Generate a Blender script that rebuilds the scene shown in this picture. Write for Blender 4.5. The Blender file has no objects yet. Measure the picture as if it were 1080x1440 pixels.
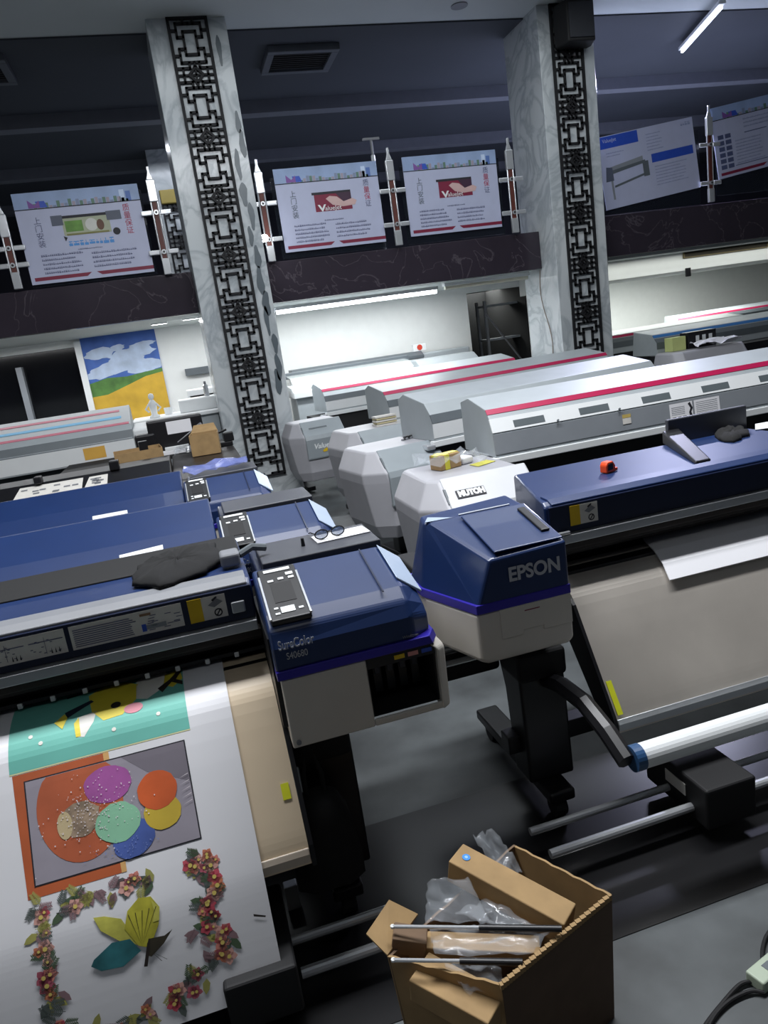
import bpy, bmesh, math, random
from mathutils import Vector, Matrix
random.seed(7)
SC = bpy.context.scene
COL = SC.collection

# ------------------------------------------------------------------ camera
FPX = 1030.0
YAW, PITCH, ROLL, CAMH = math.radians(13.9), math.radians(13.5), math.radians(8.2), 2.0
_f = Vector((math.sin(YAW)*math.cos(PITCH), math.cos(YAW)*math.cos(PITCH), -math.sin(PITCH)))
_r = Vector((math.cos(YAW), -math.sin(YAW), 0))
_d = _f.cross(_r)
CR = _r*math.cos(ROLL) + _d*math.sin(ROLL)
CD = _d*math.cos(ROLL) - _r*math.sin(ROLL)
CF = _f
CP = Vector((0, 0, CAMH))
cam = bpy.data.cameras.new('camera')
camo = bpy.data.objects.new('camera', cam)
COL.objects.link(camo)
camo.matrix_world = Matrix(((CR.x, -CD.x, -CF.x, CP.x), (CR.y, -CD.y, -CF.y, CP.y), (CR.z, -CD.z, -CF.z, CP.z), (0, 0, 0, 1)))
cam.sensor_fit = 'VERTICAL'; cam.sensor_height = 36; cam.sensor_width = 27
cam.lens = FPX/1440*36
cam.clip_start = 0.05
SC.camera = camo

def _ray(px, py): return CR*((px-540)/FPX) + CD*((py-720)/FPX) + CF
def at_y(px, py, Y):
    d = _ray(px, py); return CP + d*(Y/d.y)
def at_z(px, py, z):
    d = _ray(px, py); return CP + d*((z-CAMH)/d.z)

# ------------------------------------------------------------------ materials
def lin(h):
    h = h.lstrip('#'); v = [int(h[i:i+2], 16)/255 for i in (0, 2, 4)]
    return tuple(c/12.92 if c <= .04045 else ((c+.055)/1.055)**2.4 for c in v) + (1,)
MATS = {}
def mat(name, col, rough=.5, metal=0, var=.06, scale=6, coat=0, alpha=1, emit=0, bump=0, trans=0):
    if name in MATS: return MATS[name]
    m = bpy.data.materials.new(name); m.use_nodes = True
    nt = m.node_tree; b = nt.nodes['Principled BSDF']
    c = lin(col)
    b.inputs['Roughness'].default_value = rough; b.inputs['Metallic'].default_value = metal
    b.inputs['Coat Weight'].default_value = coat; b.inputs['Alpha'].default_value = alpha
    b.inputs['Transmission Weight'].default_value = trans
    tc = nt.nodes.new('ShaderNodeTexCoord'); no = nt.nodes.new('ShaderNodeTexNoise')
    no.inputs['Scale'].default_value = scale; no.inputs['Detail'].default_value = 6
    nt.links.new(tc.outputs['Object'], no.inputs['Vector'])
    r = nt.nodes.new('ShaderNodeValToRGB')
    r.color_ramp.elements[0].position = .3; r.color_ramp.elements[1].position = .7
    r.color_ramp.elements[0].color = tuple(x*(1-var) for x in c[:3])+(1,)
    r.color_ramp.elements[1].color = tuple(min(1, x*(1+var)) for x in c[:3])+(1,)
    nt.links.new(no.outputs['Fac'], r.inputs['Fac']); nt.links.new(r.outputs['Color'], b.inputs['Base Color'])
    if emit:
        b.inputs['Emission Color'].default_value = c; b.inputs['Emission Strength'].default_value = emit
    if bump:
        bp = nt.nodes.new('ShaderNodeBump'); bp.inputs['Strength'].default_value = bump
        nt.links.new(no.outputs['Fac'], bp.inputs['Height']); nt.links.new(bp.outputs['Normal'], b.inputs['Normal'])
    MATS[name] = m
    return m

def veined(name, base, vein, scale=2.0, dist=3.0, lo=.47, hi=.5, rough=.25, mix2=None):
    m = bpy.data.materials.new(name); m.use_nodes = True
    nt = m.node_tree; b = nt.nodes['Principled BSDF']; b.inputs['Roughness'].default_value = rough
    tc = nt.nodes.new('ShaderNodeTexCoord')
    n1 = nt.nodes.new('ShaderNodeTexNoise'); n1.inputs['Scale'].default_value = scale; n1.inputs['Detail'].default_value = 9
    n1.inputs['Distortion'].default_value = dist
    nt.links.new(tc.outputs['Object'], n1.inputs['Vector'])
    r = nt.nodes.new('ShaderNodeValToRGB'); e = r.color_ramp.elements
    e[0].position = lo-(.06 if hi-lo > .01 else .008); e[0].color = lin(base); e[1].position = hi+(.08 if hi-lo > .01 else .008); e[1].color = lin(base)
    v = r.color_ramp.elements.new((lo+hi)/2); v.color = lin(vein)
    n2 = nt.nodes.new('ShaderNodeTexNoise'); n2.inputs['Scale'].default_value = scale*.6; n2.inputs['Detail'].default_value = 4
    nt.links.new(tc.outputs['Object'], n2.inputs['Vector'])
    r2 = nt.nodes.new('ShaderNodeValToRGB'); r2.color_ramp.elements[0].color = lin(mix2 or base); r2.color_ramp.elements[1].color = lin(base)
    r2.color_ramp.elements[0].position = .35; r2.color_ramp.elements[1].position = .62
    mx = nt.nodes.new('ShaderNodeMix'); mx.data_type = 'RGBA'; mx.inputs[0].default_value = .5
    nt.links.new(n1.outputs['Fac'], r.inputs['Fac']); nt.links.new(n2.outputs['Fac'], r2.inputs['Fac'])
    nt.links.new(r.outputs['Color'], mx.inputs[6]); nt.links.new(r2.outputs['Color'], mx.inputs[7])
    nt.links.new(mx.outputs[2], b.inputs['Base Color'])
    MATS[name] = m
    return m

M_floor = mat('concrete_floor', '#44484a', .55, var=.45, scale=3.2, bump=.15)
M_white = mat('wall_paint', '#e6e8e6', .6, var=.02)
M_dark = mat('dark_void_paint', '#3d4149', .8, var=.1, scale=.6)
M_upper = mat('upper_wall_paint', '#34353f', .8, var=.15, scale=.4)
M_ceil = mat('ceiling_paint', '#c2c8c8', .7, var=.04, scale=.5)
M_marble = veined('white_marble', '#c9ced0', '#8d959b', 1.2, 2.5, .47, .49, .2, '#b4bbc0')
M_dmarble = veined('dark_marble', '#37313a', '#6b646b', 1.5, 1.0, .499, .501, .2, '#262128')
M_lat = mat('lattice_iron', '#0a0a10', .7)
M_blue = mat('navy_plastic', '#162c58', .4, var=.05, coat=.12)
M_navy = mat('dark_navy_plastic', '#141d38', .3, var=.05, coat=.2)
M_violet = mat('violet_trim', '#2a1f9a', .35, var=.03)
M_cream = mat('cream_plastic', '#cbc6bd', .45, var=.03)
M_board = mat('beige_heater_sheet', '#d9c6aa', .4, var=.04, scale=3)
M_silver = mat('brushed_silver_sheet', '#c6bfb6', .4, .45, var=.1, scale=3)
M_alu = mat('aluminium', '#c9ccd0', .3, .8, var=.05)
M_grey = mat('grey_plastic', '#7b7d82', .45, var=.06)
M_blk = mat('black_plastic', '#131317', .4, var=.1)
M_blkm = mat('black_matte', '#0e0e11', .7, var=.1)
M_brown = mat('brown_rail', '#2a221e', .4, var=.2, scale=9)
M_lg = mat('light_grey_panel', '#a3aaae', .4, var=.04)
M_mg = mat('mid_grey_panel', '#898e94', .4, var=.05)
M_tower = mat('warm_grey_cover', '#a7a7ad', .42, var=.06, scale=3)
M_band = mat('dark_grey_band', '#5c6368', .45, var=.05)
M_wht = mat('white_panel', '#e2e5e6', .4, var=.02)
M_red = mat('magenta_stripe', '#b01c4e', .4, var=.03)
M_cyan = mat('cyan_stripe', '#3aa3d2', .4, var=.03)
M_sblue = mat('blue_stripe', '#2f6fb0', .4, var=.03)
M_paper = mat('white_paper', '#e8e8ec', .6, var=.015, scale=2)
M_paper2 = mat('label_paper', '#d5d2cc', .6, var=.05, scale=20)
M_ylw = mat('yellow_label', '#d8b41c', .5)
M_lime = mat('lime_label', '#d9dc2a', .5)
M_org = mat('orange_plastic', '#f0501e', .4)
M_kraft = mat('kraft_cardboard', '#9c8058', .8, var=.12, scale=14)
M_kraftd = mat('brown_cardboard', '#6e5844', .8, var=.1, scale=14)
M_cloth = mat('black_cloth', '#0a0a0c', .9, var=.3, scale=30, bump=.4)
M_clear = mat('clear_plastic_film', '#dfe6ee', .1, var=.1, alpha=.11, coat=.8)
M_acryl = mat('clear_acrylic', '#e8f0ee', .06, var=.02, alpha=.3)
M_ink = mat('print_ink_black', '#22222a', .6)
M_text = mat('text_grey', '#55597a', .6, var=.2, scale=60)
M_silvertext = mat('silver_lettering', '#b9bcc4', .4)
M_glass = mat('smoked_glass', '#20242c', .05, var=.02, alpha=.55)
M_wood = mat('red_wood_strip', '#5a2a22', .5, var=.2, scale=10)
M_steel = mat('bright_steel', '#d5d8dc', .25, .6, var=.05)
M_posterw = mat('poster_sheet', '#b4b9d2', .45, var=.03)
M_posterg = mat('poster_tint', '#b9c0dc', .45, var=.05)
M_sky = mat('poster_sky', '#8fa3c6', .45, var=.15, scale=3)
M_maroon = mat('maroon_ink', '#7a1838', .5)
M_pblue = mat('poster_blue', '#2c4fb4', .45)
M_green = mat('green_ink', '#5f8a3a', .5, var=.3, scale=8)
M_lens = mat('lamp_diffuser', '#f4f8ff', .4, emit=1)
M_brick = mat('dim_gold', '#8a7a3a', .5)

# ------------------------------------------------------------------ mesh builder
class MB:
    def __init__(s): s.v = []; s.f = []; s.m = []; s.mats = []
    def mi(s, m):
        if m not in s.mats: s.mats.append(m)
        return s.mats.index(m)
    def poly(s, pts, m=None):
        n = len(s.v); s.v += [tuple(p) for p in pts]; s.f.append(tuple(range(n, n+len(pts)))); s.m.append(s.mi(m)); return s
    def box(s, x0, x1, y0, y1, z0, z1, m=None):
        n = len(s.v)
        s.v += [(x0,y0,z0),(x1,y0,z0),(x1,y1,z0),(x0,y1,z0),(x0,y0,z1),(x1,y0,z1),(x1,y1,z1),(x0,y1,z1)]
        for q in ((0,3,2,1),(4,5,6,7),(0,1,5,4),(1,2,6,5),(2,3,7,6),(3,0,4,7)):
            s.f.append(tuple(n+i for i in q)); s.m.append(s.mi(m))
        return s
    def loft(s, rings, m=None, caps=True, closed=True):
        n = len(s.v); k = len(rings[0])
        for r in rings: s.v += [tuple(p) for p in r]
        mi = s.mi(m)
        for a in range(len(rings)-1):
            for i in range(k if closed else k-1):
                j = (i+1) % k
                s.f.append((n+a*k+i, n+a*k+j, n+(a+1)*k+j, n+(a+1)*k+i)); s.m.append(mi)
        if caps and closed:
            s.f.append(tuple(n+i for i in range(k))[::-1]); s.m.append(mi)
            s.f.append(tuple(n+(len(rings)-1)*k+i for i in range(k))); s.m.append(mi)
        return s
    def prism_x(s, prof, x0, x1, m=None): return s.loft([[(x0,y,z) for y,z in prof], [(x1,y,z) for y,z in prof]], m)
    def prism_z(s, plan, z0, z1, m=None): return s.loft([[(x,y,z0) for x,y in plan], [(x,y,z1) for x,y in plan]], m)
    def prism_y(s, prof, y0, y1, m=None): return s.loft([[(x,y0,z) for x,z in prof], [(x,y1,z) for x,z in prof]], m)
    def sheet_x(s, prof, x0, x1, t, m=None):
        """open yz profile extruded along x with thickness t"""
        up = []
        for i, (y, z) in enumerate(prof):
            a = prof[max(i-1, 0)]; b = prof[min(i+1, len(prof)-1)]
            dy, dz = b[0]-a[0], b[1]-a[1]; L = math.hypot(dy, dz) or 1
            up.append((y+dz/L*t, z-dy/L*t))
        return s.prism_x(list(prof)+up[::-1], x0, x1, m)
    def tube(s, p, q, r, m=None, n=10, r2=None):
        p, q = Vector(p), Vector(q); d = (q-p).normalized()
        a = d.orthogonal().normalized(); b = d.cross(a)
        r2 = r if r2 is None else r2
        return s.loft([[o+a*math.cos(2*math.pi*i/n)*rr+b*math.sin(2*math.pi*i/n)*rr for i in range(n)] for o, rr in ((p, r), (q, r2))], m)
    def path(s, pts, r, m=None, n=8):
        pts = [Vector(p) for p in pts]; rings = []
        for i, p in enumerate(pts):
            d = (pts[min(i+1, len(pts)-1)]-pts[max(i-1, 0)]).normalized()
            a = d.cross(Vector((.13, .27, .95))).normalized(); b = d.cross(a)
            rings.append([p+a*math.cos(2*math.pi*k/n)*r+b*math.sin(2*math.pi*k/n)*r for k in range(n)])
        return s.loft(rings, m)
    def lathe(s, c, prof, m=None, n=16):
        c = Vector(c)
        return s.loft([[c+Vector((r*math.cos(2*math.pi*i/n), r*math.sin(2*math.pi*i/n), z)) for i in range(n)] for r, z in prof], m)
    def build(s, name, m, parent=None, bevel=0, smooth=False, loc=None, rot=None, recalc=True):
        me = bpy.data.meshes.new(name); me.from_pydata(s.v, [], s.f)
        used = s.mats or []
        if used:
            for x in used: me.materials.append(x or m)
            for p, i in zip(me.polygons, s.m): p.material_index = i
        else: me.materials.append(m)
        if recalc:
            bm = bmesh.new(); bm.from_mesh(me); bmesh.ops.recalc_face_normals(bm, faces=bm.faces); bm.to_mesh(me); bm.free()
        if smooth:
            for p in me.polygons: p.use_smooth = True
        o = bpy.data.objects.new(name, me); COL.objects.link(o)
        if parent: o.parent = parent
        if loc is not None: o.location = loc
        if rot is not None: o.rotation_euler = rot
        if bevel:
            md = o.modifiers.new('bevel', 'BEVEL'); md.width = bevel; md.segments = 3; md.limit_method = 'ANGLE'; md.angle_limit = math.radians(28)
            md.harden_normals = False
        return o

def tag(o, label=None, cat=None, group=None, kind=None):
    if label: o['label'] = label
    if cat: o['category'] = cat
    if group: o['group'] = group
    if kind: o['kind'] = kind
    return o
def thing(name, label, cat, loc=(0,0,0), rz=0, group=None):
    o = bpy.data.objects.new(name, None); COL.objects.link(o); o.empty_display_size = .1
    o.location = loc; o.rotation_euler = (0, 0, rz)
    return tag(o, label, cat, group)
def struct(name, mb, m, bevel=0): return tag(mb.build(name, m, bevel=bevel), kind='structure')

def text_mesh(body, size, m, name, parent, mtx, bold=0, align='LEFT', sx=1.0, shear=0, depth=.0006):
    cu = bpy.data.curves.new(name, 'FONT'); cu.body = body; cu.size = size; cu.extrude = depth; cu.offset = bold; cu.align_x = align
    cu.shear = shear
    o = bpy.data.objects.new(name, cu); COL.objects.link(o)
    bpy.context.view_layer.update()
    me = bpy.data.meshes.new_from_object(o.evaluated_get(bpy.context.evaluated_depsgraph_get()))
    bpy.data.objects.remove(o); bpy.data.curves.remove(cu)
    me.materials.clear(); me.materials.append(m)
    me.transform(Matrix.Diagonal((sx, 1, 1, 1)))
    o = bpy.data.objects.new(name, me); COL.objects.link(o)
    o.parent = parent; o.matrix_local = mtx
    return o
def frame(origin, xdir, ydir):
    x = Vector(xdir).normalized(); y = Vector(ydir); y = (y-x*y.dot(x)).normalized(); z = x.cross(y)
    o = Vector(origin)
    return Matrix(((x.x,y.x,z.x,o.x),(x.y,y.y,z.y,o.y),(x.z,y.z,z.z,o.z),(0,0,0,1)))
def ell(cx, cy, rx, ry, n=20, a=0, jit=0):
    out = []
    for i in range(n):
        t = 2*math.pi*i/n; k = 1+random.uniform(-jit, jit)
        x, y = rx*math.cos(t)*k, ry*math.sin(t)*k
        out.append((cx+x*math.cos(a)-y*math.sin(a), cy+x*math.sin(a)+y*math.cos(a)))
    return out

# ================================================================== SETTING
struct('floor', MB().box(-8, 22, -3, 24, -.1, 0), M_floor)
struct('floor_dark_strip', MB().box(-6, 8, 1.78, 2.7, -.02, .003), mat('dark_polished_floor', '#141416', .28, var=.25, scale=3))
struct('ceiling', MB().box(-8, 22, -3, 10.35, 5.95, 6.1), M_ceil)
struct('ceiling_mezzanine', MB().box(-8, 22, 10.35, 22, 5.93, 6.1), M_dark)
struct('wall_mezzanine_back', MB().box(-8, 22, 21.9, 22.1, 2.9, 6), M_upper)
m = MB()
for y in (13.0, 16.0, 19.0): m.box(-8, 22, y, y+.25, 5.74, 5.93)
struct('trim_1', m, mat('beam_paint', '#6a6d76', .7))
struct('floor_mezzanine', MB().box(-8, 22, 10.56, 22, 2.62, 2.9), M_ceil)
# back wall under the mezzanine
wb = MB()
wb.box(-1.42, 5.42, 13.2, 13.35, 0, 2.62)           # mural bay and middle bay
wb.box(-8, -1.42, 13.2, 13.35, 2.5, 2.62); wb.box(-8, -1.42, 13.2, 13.35, 0, .9)
wb.box(5.42, 6.7, 13.2, 13.35, 2.52, 2.62); wb.box(6.7, 7.2, 13.2, 13.35, 0, 2.62)
struct('wall_back', wb, M_white)
struct('wall_back_right', MB().box(7.0, 22, 18, 18.15, 0, 2.62).box(7.05, 7.2, 13.3, 18, 0, 2.62), M_white)
struct('trim_2', MB().box(6.5, 22, 11, 13.2, 2.33, 2.62), M_white)     # bulkhead
struct('wall_right', MB().box(21.8, 22, -3, 24, 0, 6), M_white)
struct('wall_left', MB().box(-8.1, -7.9, -3, 24, 0, 6), M_white)
# dark glazed opening at the left
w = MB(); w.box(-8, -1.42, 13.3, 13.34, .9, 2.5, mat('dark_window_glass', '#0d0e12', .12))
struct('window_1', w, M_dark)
struct('window_mullion_1', MB().box(-2.45, -2.36, 13.14, 13.3, .9, 2.3), M_mg)
struct('window_frame_1', MB().box(-1.5, -1.4, 13.12, 13.32, .6, 2.58), M_wht)
# dark doorway at the middle
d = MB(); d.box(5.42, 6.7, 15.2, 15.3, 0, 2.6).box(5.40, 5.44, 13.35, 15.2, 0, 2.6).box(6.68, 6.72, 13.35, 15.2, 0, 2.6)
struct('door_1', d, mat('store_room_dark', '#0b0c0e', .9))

# columns ------------------------------------------------------------
def column(name, x0, x1, y0, y1):
    return struct(name, MB().box(x0, x1, y0, y1, 0, 5.95), M_marble, bevel=.008)
COLUMN_LEFT = column('column_left', .455, 1.39, 9.97, 11.0)
column('column_right', 5.526, 6.36, 9.97, 11.0)
column('column_far', .25, 1.0, 15.4, 16.1)
# fascias
struct('fascia_left', MB().box(-8, .452, 10.4, 10.56, 2.62, 3.15), M_dmarble, bevel=.01)
struct('fascia_middle', MB().box(1.393, 5.522, 10.4, 10.56, 2.62, 3.15), M_dmarble, bevel=.01)
struct('fascia_right', MB().box(6.363, 16, 10.4, 10.56, 2.66, 3.26), M_dmarble, bevel=.01)

# lattice panels --------------------------------------------------------
def lattice(label, cx, y, w, z0, z1, c0, period, group='lattice panels'):
    hw = w/2; T = hw*.125; m = MB()
    def seg(u0, v0, u1, v1, zc, t=T):
        a0, a1 = sorted((u0*hw, u1*hw)); b0, b1 = sorted((v0*hw, v1*hw))
        za, zb = zc+b0-t/2, zc+b1+t/2
        za, zb = max(za, z0), min(zb, z1)
        if zb-za < .004: return
        m.box(cx+a0-t/2, cx+a1+t/2, y-.03, y, za, zb)
    H = period/hw/2
    m.box(cx-hw-T*.6, cx-hw+T*.6, y-.034, y, z0, z1); m.box(cx+hw-T*.6, cx+hw+T*.6, y-.034, y, z0, z1)
    m.box(cx-hw, cx+hw, y-.034, y, z1-T, z1); m.box(cx-hw, cx+hw, y-.034, y, z0, z0+T)
    c = c0
    while c > z0-period: c -= period
    while c < z1+period:
        seg(-.33, .55, .33, .55, c); seg(-.33, -.55, .33, -.55, c); seg(-.33, -.55, -.33, .55, c); seg(.33, -.55, .33, .55, c)
        for sx in (-1, 1):
            for sy in (-1, 1):
                seg(0, sy*.93, sx*.65, sy*.93, c); seg(sx*.65, sy*.93, sx*.65, sy*.28, c); seg(sx*.65, sy*.28, sx*.33, sy*.28, c)
                seg(sx*.65, sy*.6, sx*1, sy*.6, c)
                seg(sx*.26, sy*(H-.34), sx*1, sy*(H-.34), c); seg(sx*.26, sy*(H-.34), sx*.26, sy*.93, c)
                seg(sx*.64, sy*(H-.34), sx*.64, sy*H, c)
            # medallion: a ring of four diagonal bars, a cross and solid tips
            zc = c+H*hw
            if z0+.12 < zc < z1-.12:
                for sy in (-1, 1):
                    R = .46*hw
                    p = [(cx+sx*R, zc), (cx, zc+sy*R), (cx, zc+sy*R*.62), (cx+sx*R*.62, zc)]
                    m.prism_y(p, y-.04, y)
        zc = c+H*hw
        if z0+.12 < zc < z1-.12:
            seg(-1, H, 1, H, c, T*.8); seg(0, H-.42, 0, H+.42, c, T*.8)
            for sy in (-1, 1): m.prism_y([(cx-.13*hw, zc+sy*.36*hw), (cx+.13*hw, zc+sy*.36*hw), (cx, zc+sy*.6*hw)], y-.04, y)
        c += period
    return tag(m.build('lattice_panel', M_lat), label, 'lattice', group)
lattice('black fretwork lattice strip on the left white marble column', .93, 9.965, .45, .35, 5.95, 5.67, .694)
lattice('black fretwork lattice strip on the right white marble column, under the black speaker', 5.94, 9.965, .44, .35, 5.95, 5.02, .694)
lattice('dim fretwork lattice on the far column upstairs, seen left of the left marble column', .62, 15.39, .5, 2.9, 5.2, 4.6, .7)
# gold cap on the far lattice
tag(MB().box(.36, .9, 15.3, 15.39, 4.95, 5.2).build('gold_plaque', M_brick, bevel=.02), 'dim gold plaque above the far upstairs lattice', 'plaque')
# torn film on the right edge of the left column
m = MB(); mm = mat('grey_film', '#5d666c', .3)
for k in range(16):
    zc = 5.6-k*.27+random.uniform(-.05, .05); xc = 1.30+random.uniform(-.06, .05)
    h = random.uniform(.12, .2); wv = random.uniform(.025, .05)
    if k in (1, 2): continue
    pts = [(min(xc+wv*math.cos(t)*(1+.3*math.sin(3*t+k)), 1.385), zc+h*math.sin(t)) for t in [i*math.pi/7 for i in range(14)]]
    m.prism_y(pts, 9.962, 9.97)
tag(m.build('torn_film', mm, COLUMN_LEFT), kind='stuff')

# ceiling fixtures ----------------------------------------------------------
def cassette(label, x, y):
    t = thing('ceiling_air_conditioner', label, 'air conditioner', (x, y, 5.93), 0, 'upstairs ceiling air conditioners')
    m = MB()
    for a in ((-.5,.5,-.42,-.32),(-.5,.5,.32,.42),(-.5,-.4,-.32,.32),(.4,.5,-.32,.32)): m.box(*a, -.09, 0)
    m.build('frame', mat('cassette_frame', '#5a5e66', .5), t, bevel=.01)
    g = MB()
    for k in range(9): g.box(-.4, .4, -.3+k*.07, -.27+k*.07, -.06, -.03)
    g.box(-.4, .4, -.32, .32, -.02, 0)
    g.build('grille', M_blkm, t)
cassette('dark square air conditioner in the upstairs ceiling above the two middle posters', 2.5, 11.25)
cassette('dark square air conditioner in the upstairs ceiling at the top left corner', -1.75, 11.1)
t = thing('downlight', 'small round downlight in the ceiling edge near the right column', 'ceiling light', (4.4, 9.9, 5.95))
MB().lathe((0,0,-.012), [(.05,0),(.11,0),(.11,.012),(.05,.012)], n=24).build('ring', M_grey, t)
MB().lathe((0,0,-.006), [(.001,0),(.05,0),(.05,.006),(.001,.006)], n=20).build('lamp', M_blkm, t)
t = thing('glare_strip', 'bright glare streak upstairs at the top right corner, built as a glowing tube', 'ceiling light', (8.6, 10.6, 5.8), math.radians(70))
MB().box(-.9, .9, -.05, .05, 0, .05).build('housing', M_wht, t, bevel=.01)
MB().tube((-.85,0,-.03), (.85,0,-.03), .025, n=12).build('tube', mat('glare_glow', '#dfe6ff', .4, emit=6), t)  # glowing tube stands in for a blurred streak of glare
# soffit tubes in middle bay
def tube_light(label, x0, x1, y, z, glow, group=None):
    t = thing('tube_light', label, 'tube light', ((x0+x1)/2, y, z), 0, group)
    h = (x1-x0)/2
    MB().box(-h, h, -.05, .05, .02, .07).build('housing', M_wht, t, bevel=.008)
    MB().tube((-h+.02,0,0), (h-.02,0,0), .03, n=12).build('tube', glow, t)
GL = mat('tube_glow', '#f2f6ff', .4, emit=14)
tube_light('long glowing tube light under the balcony edge in the middle bay', 1.5, 3.95, 10.72, 2.51, GL)
tube_light('unlit cream tube batten under the balcony beside the dark doorway', 4.05, 5.45, 10.72, 2.54, mat('tube_off', '#dedbc8', .4))
for k, (x, y) in enumerate(((-.1, 11.6), (.35, 11.4), (.62, 12.4))):
    t = thing('recessed_lamp', ['small glowing recessed lamp above the landscape mural', 'small glowing recessed lamp next to the left column, nearest it', 'small glowing recessed lamp on the soffit right of the mural'][k], 'ceiling light', (x, y, 2.62), 0, 'recessed lamps left bay')
    MB().box(-.1, .1, -.04, .04, -.02, 0).build('lens', mat('lamp_glow', '#ffffff', .4, emit=10), t)
    MB().box(-.12, .12, -.06, -.04, -.02, 0).box(-.12, .12, .04, .06, -.02, 0).build('rim', M_wht, t)
for k, px in enumerate(((818, 359), (1062, 334), (1000, 340))):
    p = at_z(px[0], px[1], 2.6)
t = thing('air_vent', 'long brown slatted air vent in the white bulkhead at right', 'vent', (9.28, 11, 2.6))
m = MB(); m.box(-.85, .85, -.03, 0, -.075, -.06).box(-.85, .85, -.03, 0, .06, .075).box(-.85, -.83, -.03, 0, -.06, .06).box(.83, .85, -.03, 0, -.06, .06)
m.build('frame', mat('vent_bronze', '#6b5f3a', .5), t)
m = MB()
for k in range(6): m.box(-.83, .83, -.02, -.005, -.055+k*.02, -.046+k*.02)
m.box(-.83, .83, -.004, 0, -.06, .06)
m.build('slats', mat('vent_dark', '#37301f', .6), t)

# speaker
t = thing('wall_speaker', 'black loudspeaker mounted at the top of the right lattice column', 'speaker', (5.98, 9.93, 5.38))
MB().prism_z([(-.24,0),(.24,0),(.27,-.08),(.2,-.3),(-.2,-.3),(-.27,-.08)], 0, .5).build('cabinet', M_blkm, t, bevel=.02)
MB().box(-.18, .18, -.315, -.3, .04, .46).build('grille', mat('speaker_mesh', '#1d2028', .6), t, bevel=.01)
MB().box(-.05, .05, 0, .035, .2, .3).build('bracket', M_blk, t)
# small bright lamp at column
t = thing('spot_lamp', 'tiny bright white lamp on the right edge of the left column', 'lamp', (1.44, 10.1, 3.42))
MB().lathe((0,0,0), [(.001,-.05),(.035,-.035),(.05,0),(.035,.035),(.001,.05)], n=14).build('bulb', mat('spot_glow', '#ffffff', .3, emit=30), t, smooth=True)
MB().box(-.06, -.03, -.03, .03, -.03, .03).build('clip', M_blk, t)

# railing posts ---------------------------------------------------------------
RY = 10.4
def post(label, x, z0, z1, group='balcony railing posts', tilt=0):
    t = thing('railing_post', label, 'railing post', (x, RY-.05, z0), 0, group); h = z1-z0
    MB().box(-.05, .05, -.03, .02, 0, .2).build('base_bracket', M_steel, t, bevel=.008)
    MB().box(-.055, .055, -.03, .02, h-.42, h-.16).prism_y([(-.045,h-.16),(.045,h-.16),(.018,h-.08),(.018,h),(-.018,h),(-.018,h-.08)], -.02, .01).build('top_bracket', M_steel, t, bevel=.008)
    MB().box(-.028, .028, -.015, .01, .2, h-.42).build('wood_strip', M_wood, t)
    for s in (-1, 1): MB().tube((s*.042, -.005, .18), (s*.042, -.005, h-.4), .012).build('rod', M_steel, t)
    for zc in (.28, h-.55):
        for s in (-1, 1): c = MB().box(min(s*.05, s*.19), max(s*.05, s*.19), -.02, .0, zc-.03, zc+.03).build('glass_clamp', M_steel, t, bevel=.01)
        MB().tube((0,-.035,zc), (0,-.015,zc), .03, n=14).build('bolt_cap', M_steel, c)
        MB().tube((0,-.04,zc), (0,-.034,zc), .014, n=10).build('screw', M_blk, c)
post('steel balcony post at the far left edge beside the printer poster', -1.66, 3.17, 4.2)
post('steel balcony post between the left poster and the left column', .155, 3.14, 4.45)
post('steel balcony post just right of the left column, beside a pink-handed poster', 1.525, 3.15, 4.43)
post('steel balcony post standing between the two middle posters', 3.33, 3.17, 4.44)
post('steel balcony post next to the left side of the right column', 5.12, 3.16, 4.44)
post('steel balcony post between the two posters right of the right column', 8.49, 3.28, 4.66)
# glass panes behind posters
for (x0, x1, z0, z1, lb) in ((-1.5, .02, 3.2, 4.2, 'smoked glass balcony pane behind the left poster'), (1.68, 3.18, 3.2, 4.2, 'smoked glass balcony pane right of the left column'),
                             (3.48, 4.98, 3.2, 4.2, 'smoked glass balcony pane left of the right column'), (6.55, 8.34, 3.3, 4.35, 'smoked glass balcony pane right of the right column'), (8.64, 10.4, 3.4, 4.5, 'smoked glass balcony pane at the far right edge')):
    tag(MB().box(x0, x1, RY+.0, RY+.012, z0-.03, z1).build('glass_pane', M_glass, bevel=.003), lb, 'glass pane', 'balcony glass panes')
t = thing('metal_stand', 'thin T-topped metal stand behind the railing between the middle posters', 'stand', (3.24, 10.75, 2.9))
MB().tube((0,0,0), (0,0,1.75), .018).build('pole', M_grey, t)
MB().box(-.12, .12, -.02, .02, 1.75, 1.78).build('crossbar', M_grey, t)
MB().lathe((0,0,0), [(.14,0),(.14,.02),(.02,.03)], n=16).build('base', M_grey, t)
MB().lathe((0,0,0), [(.03,1.3),(.03,1.55),(.02,1.56)], n=10).build('sleeve', M_steel, t)

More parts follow.
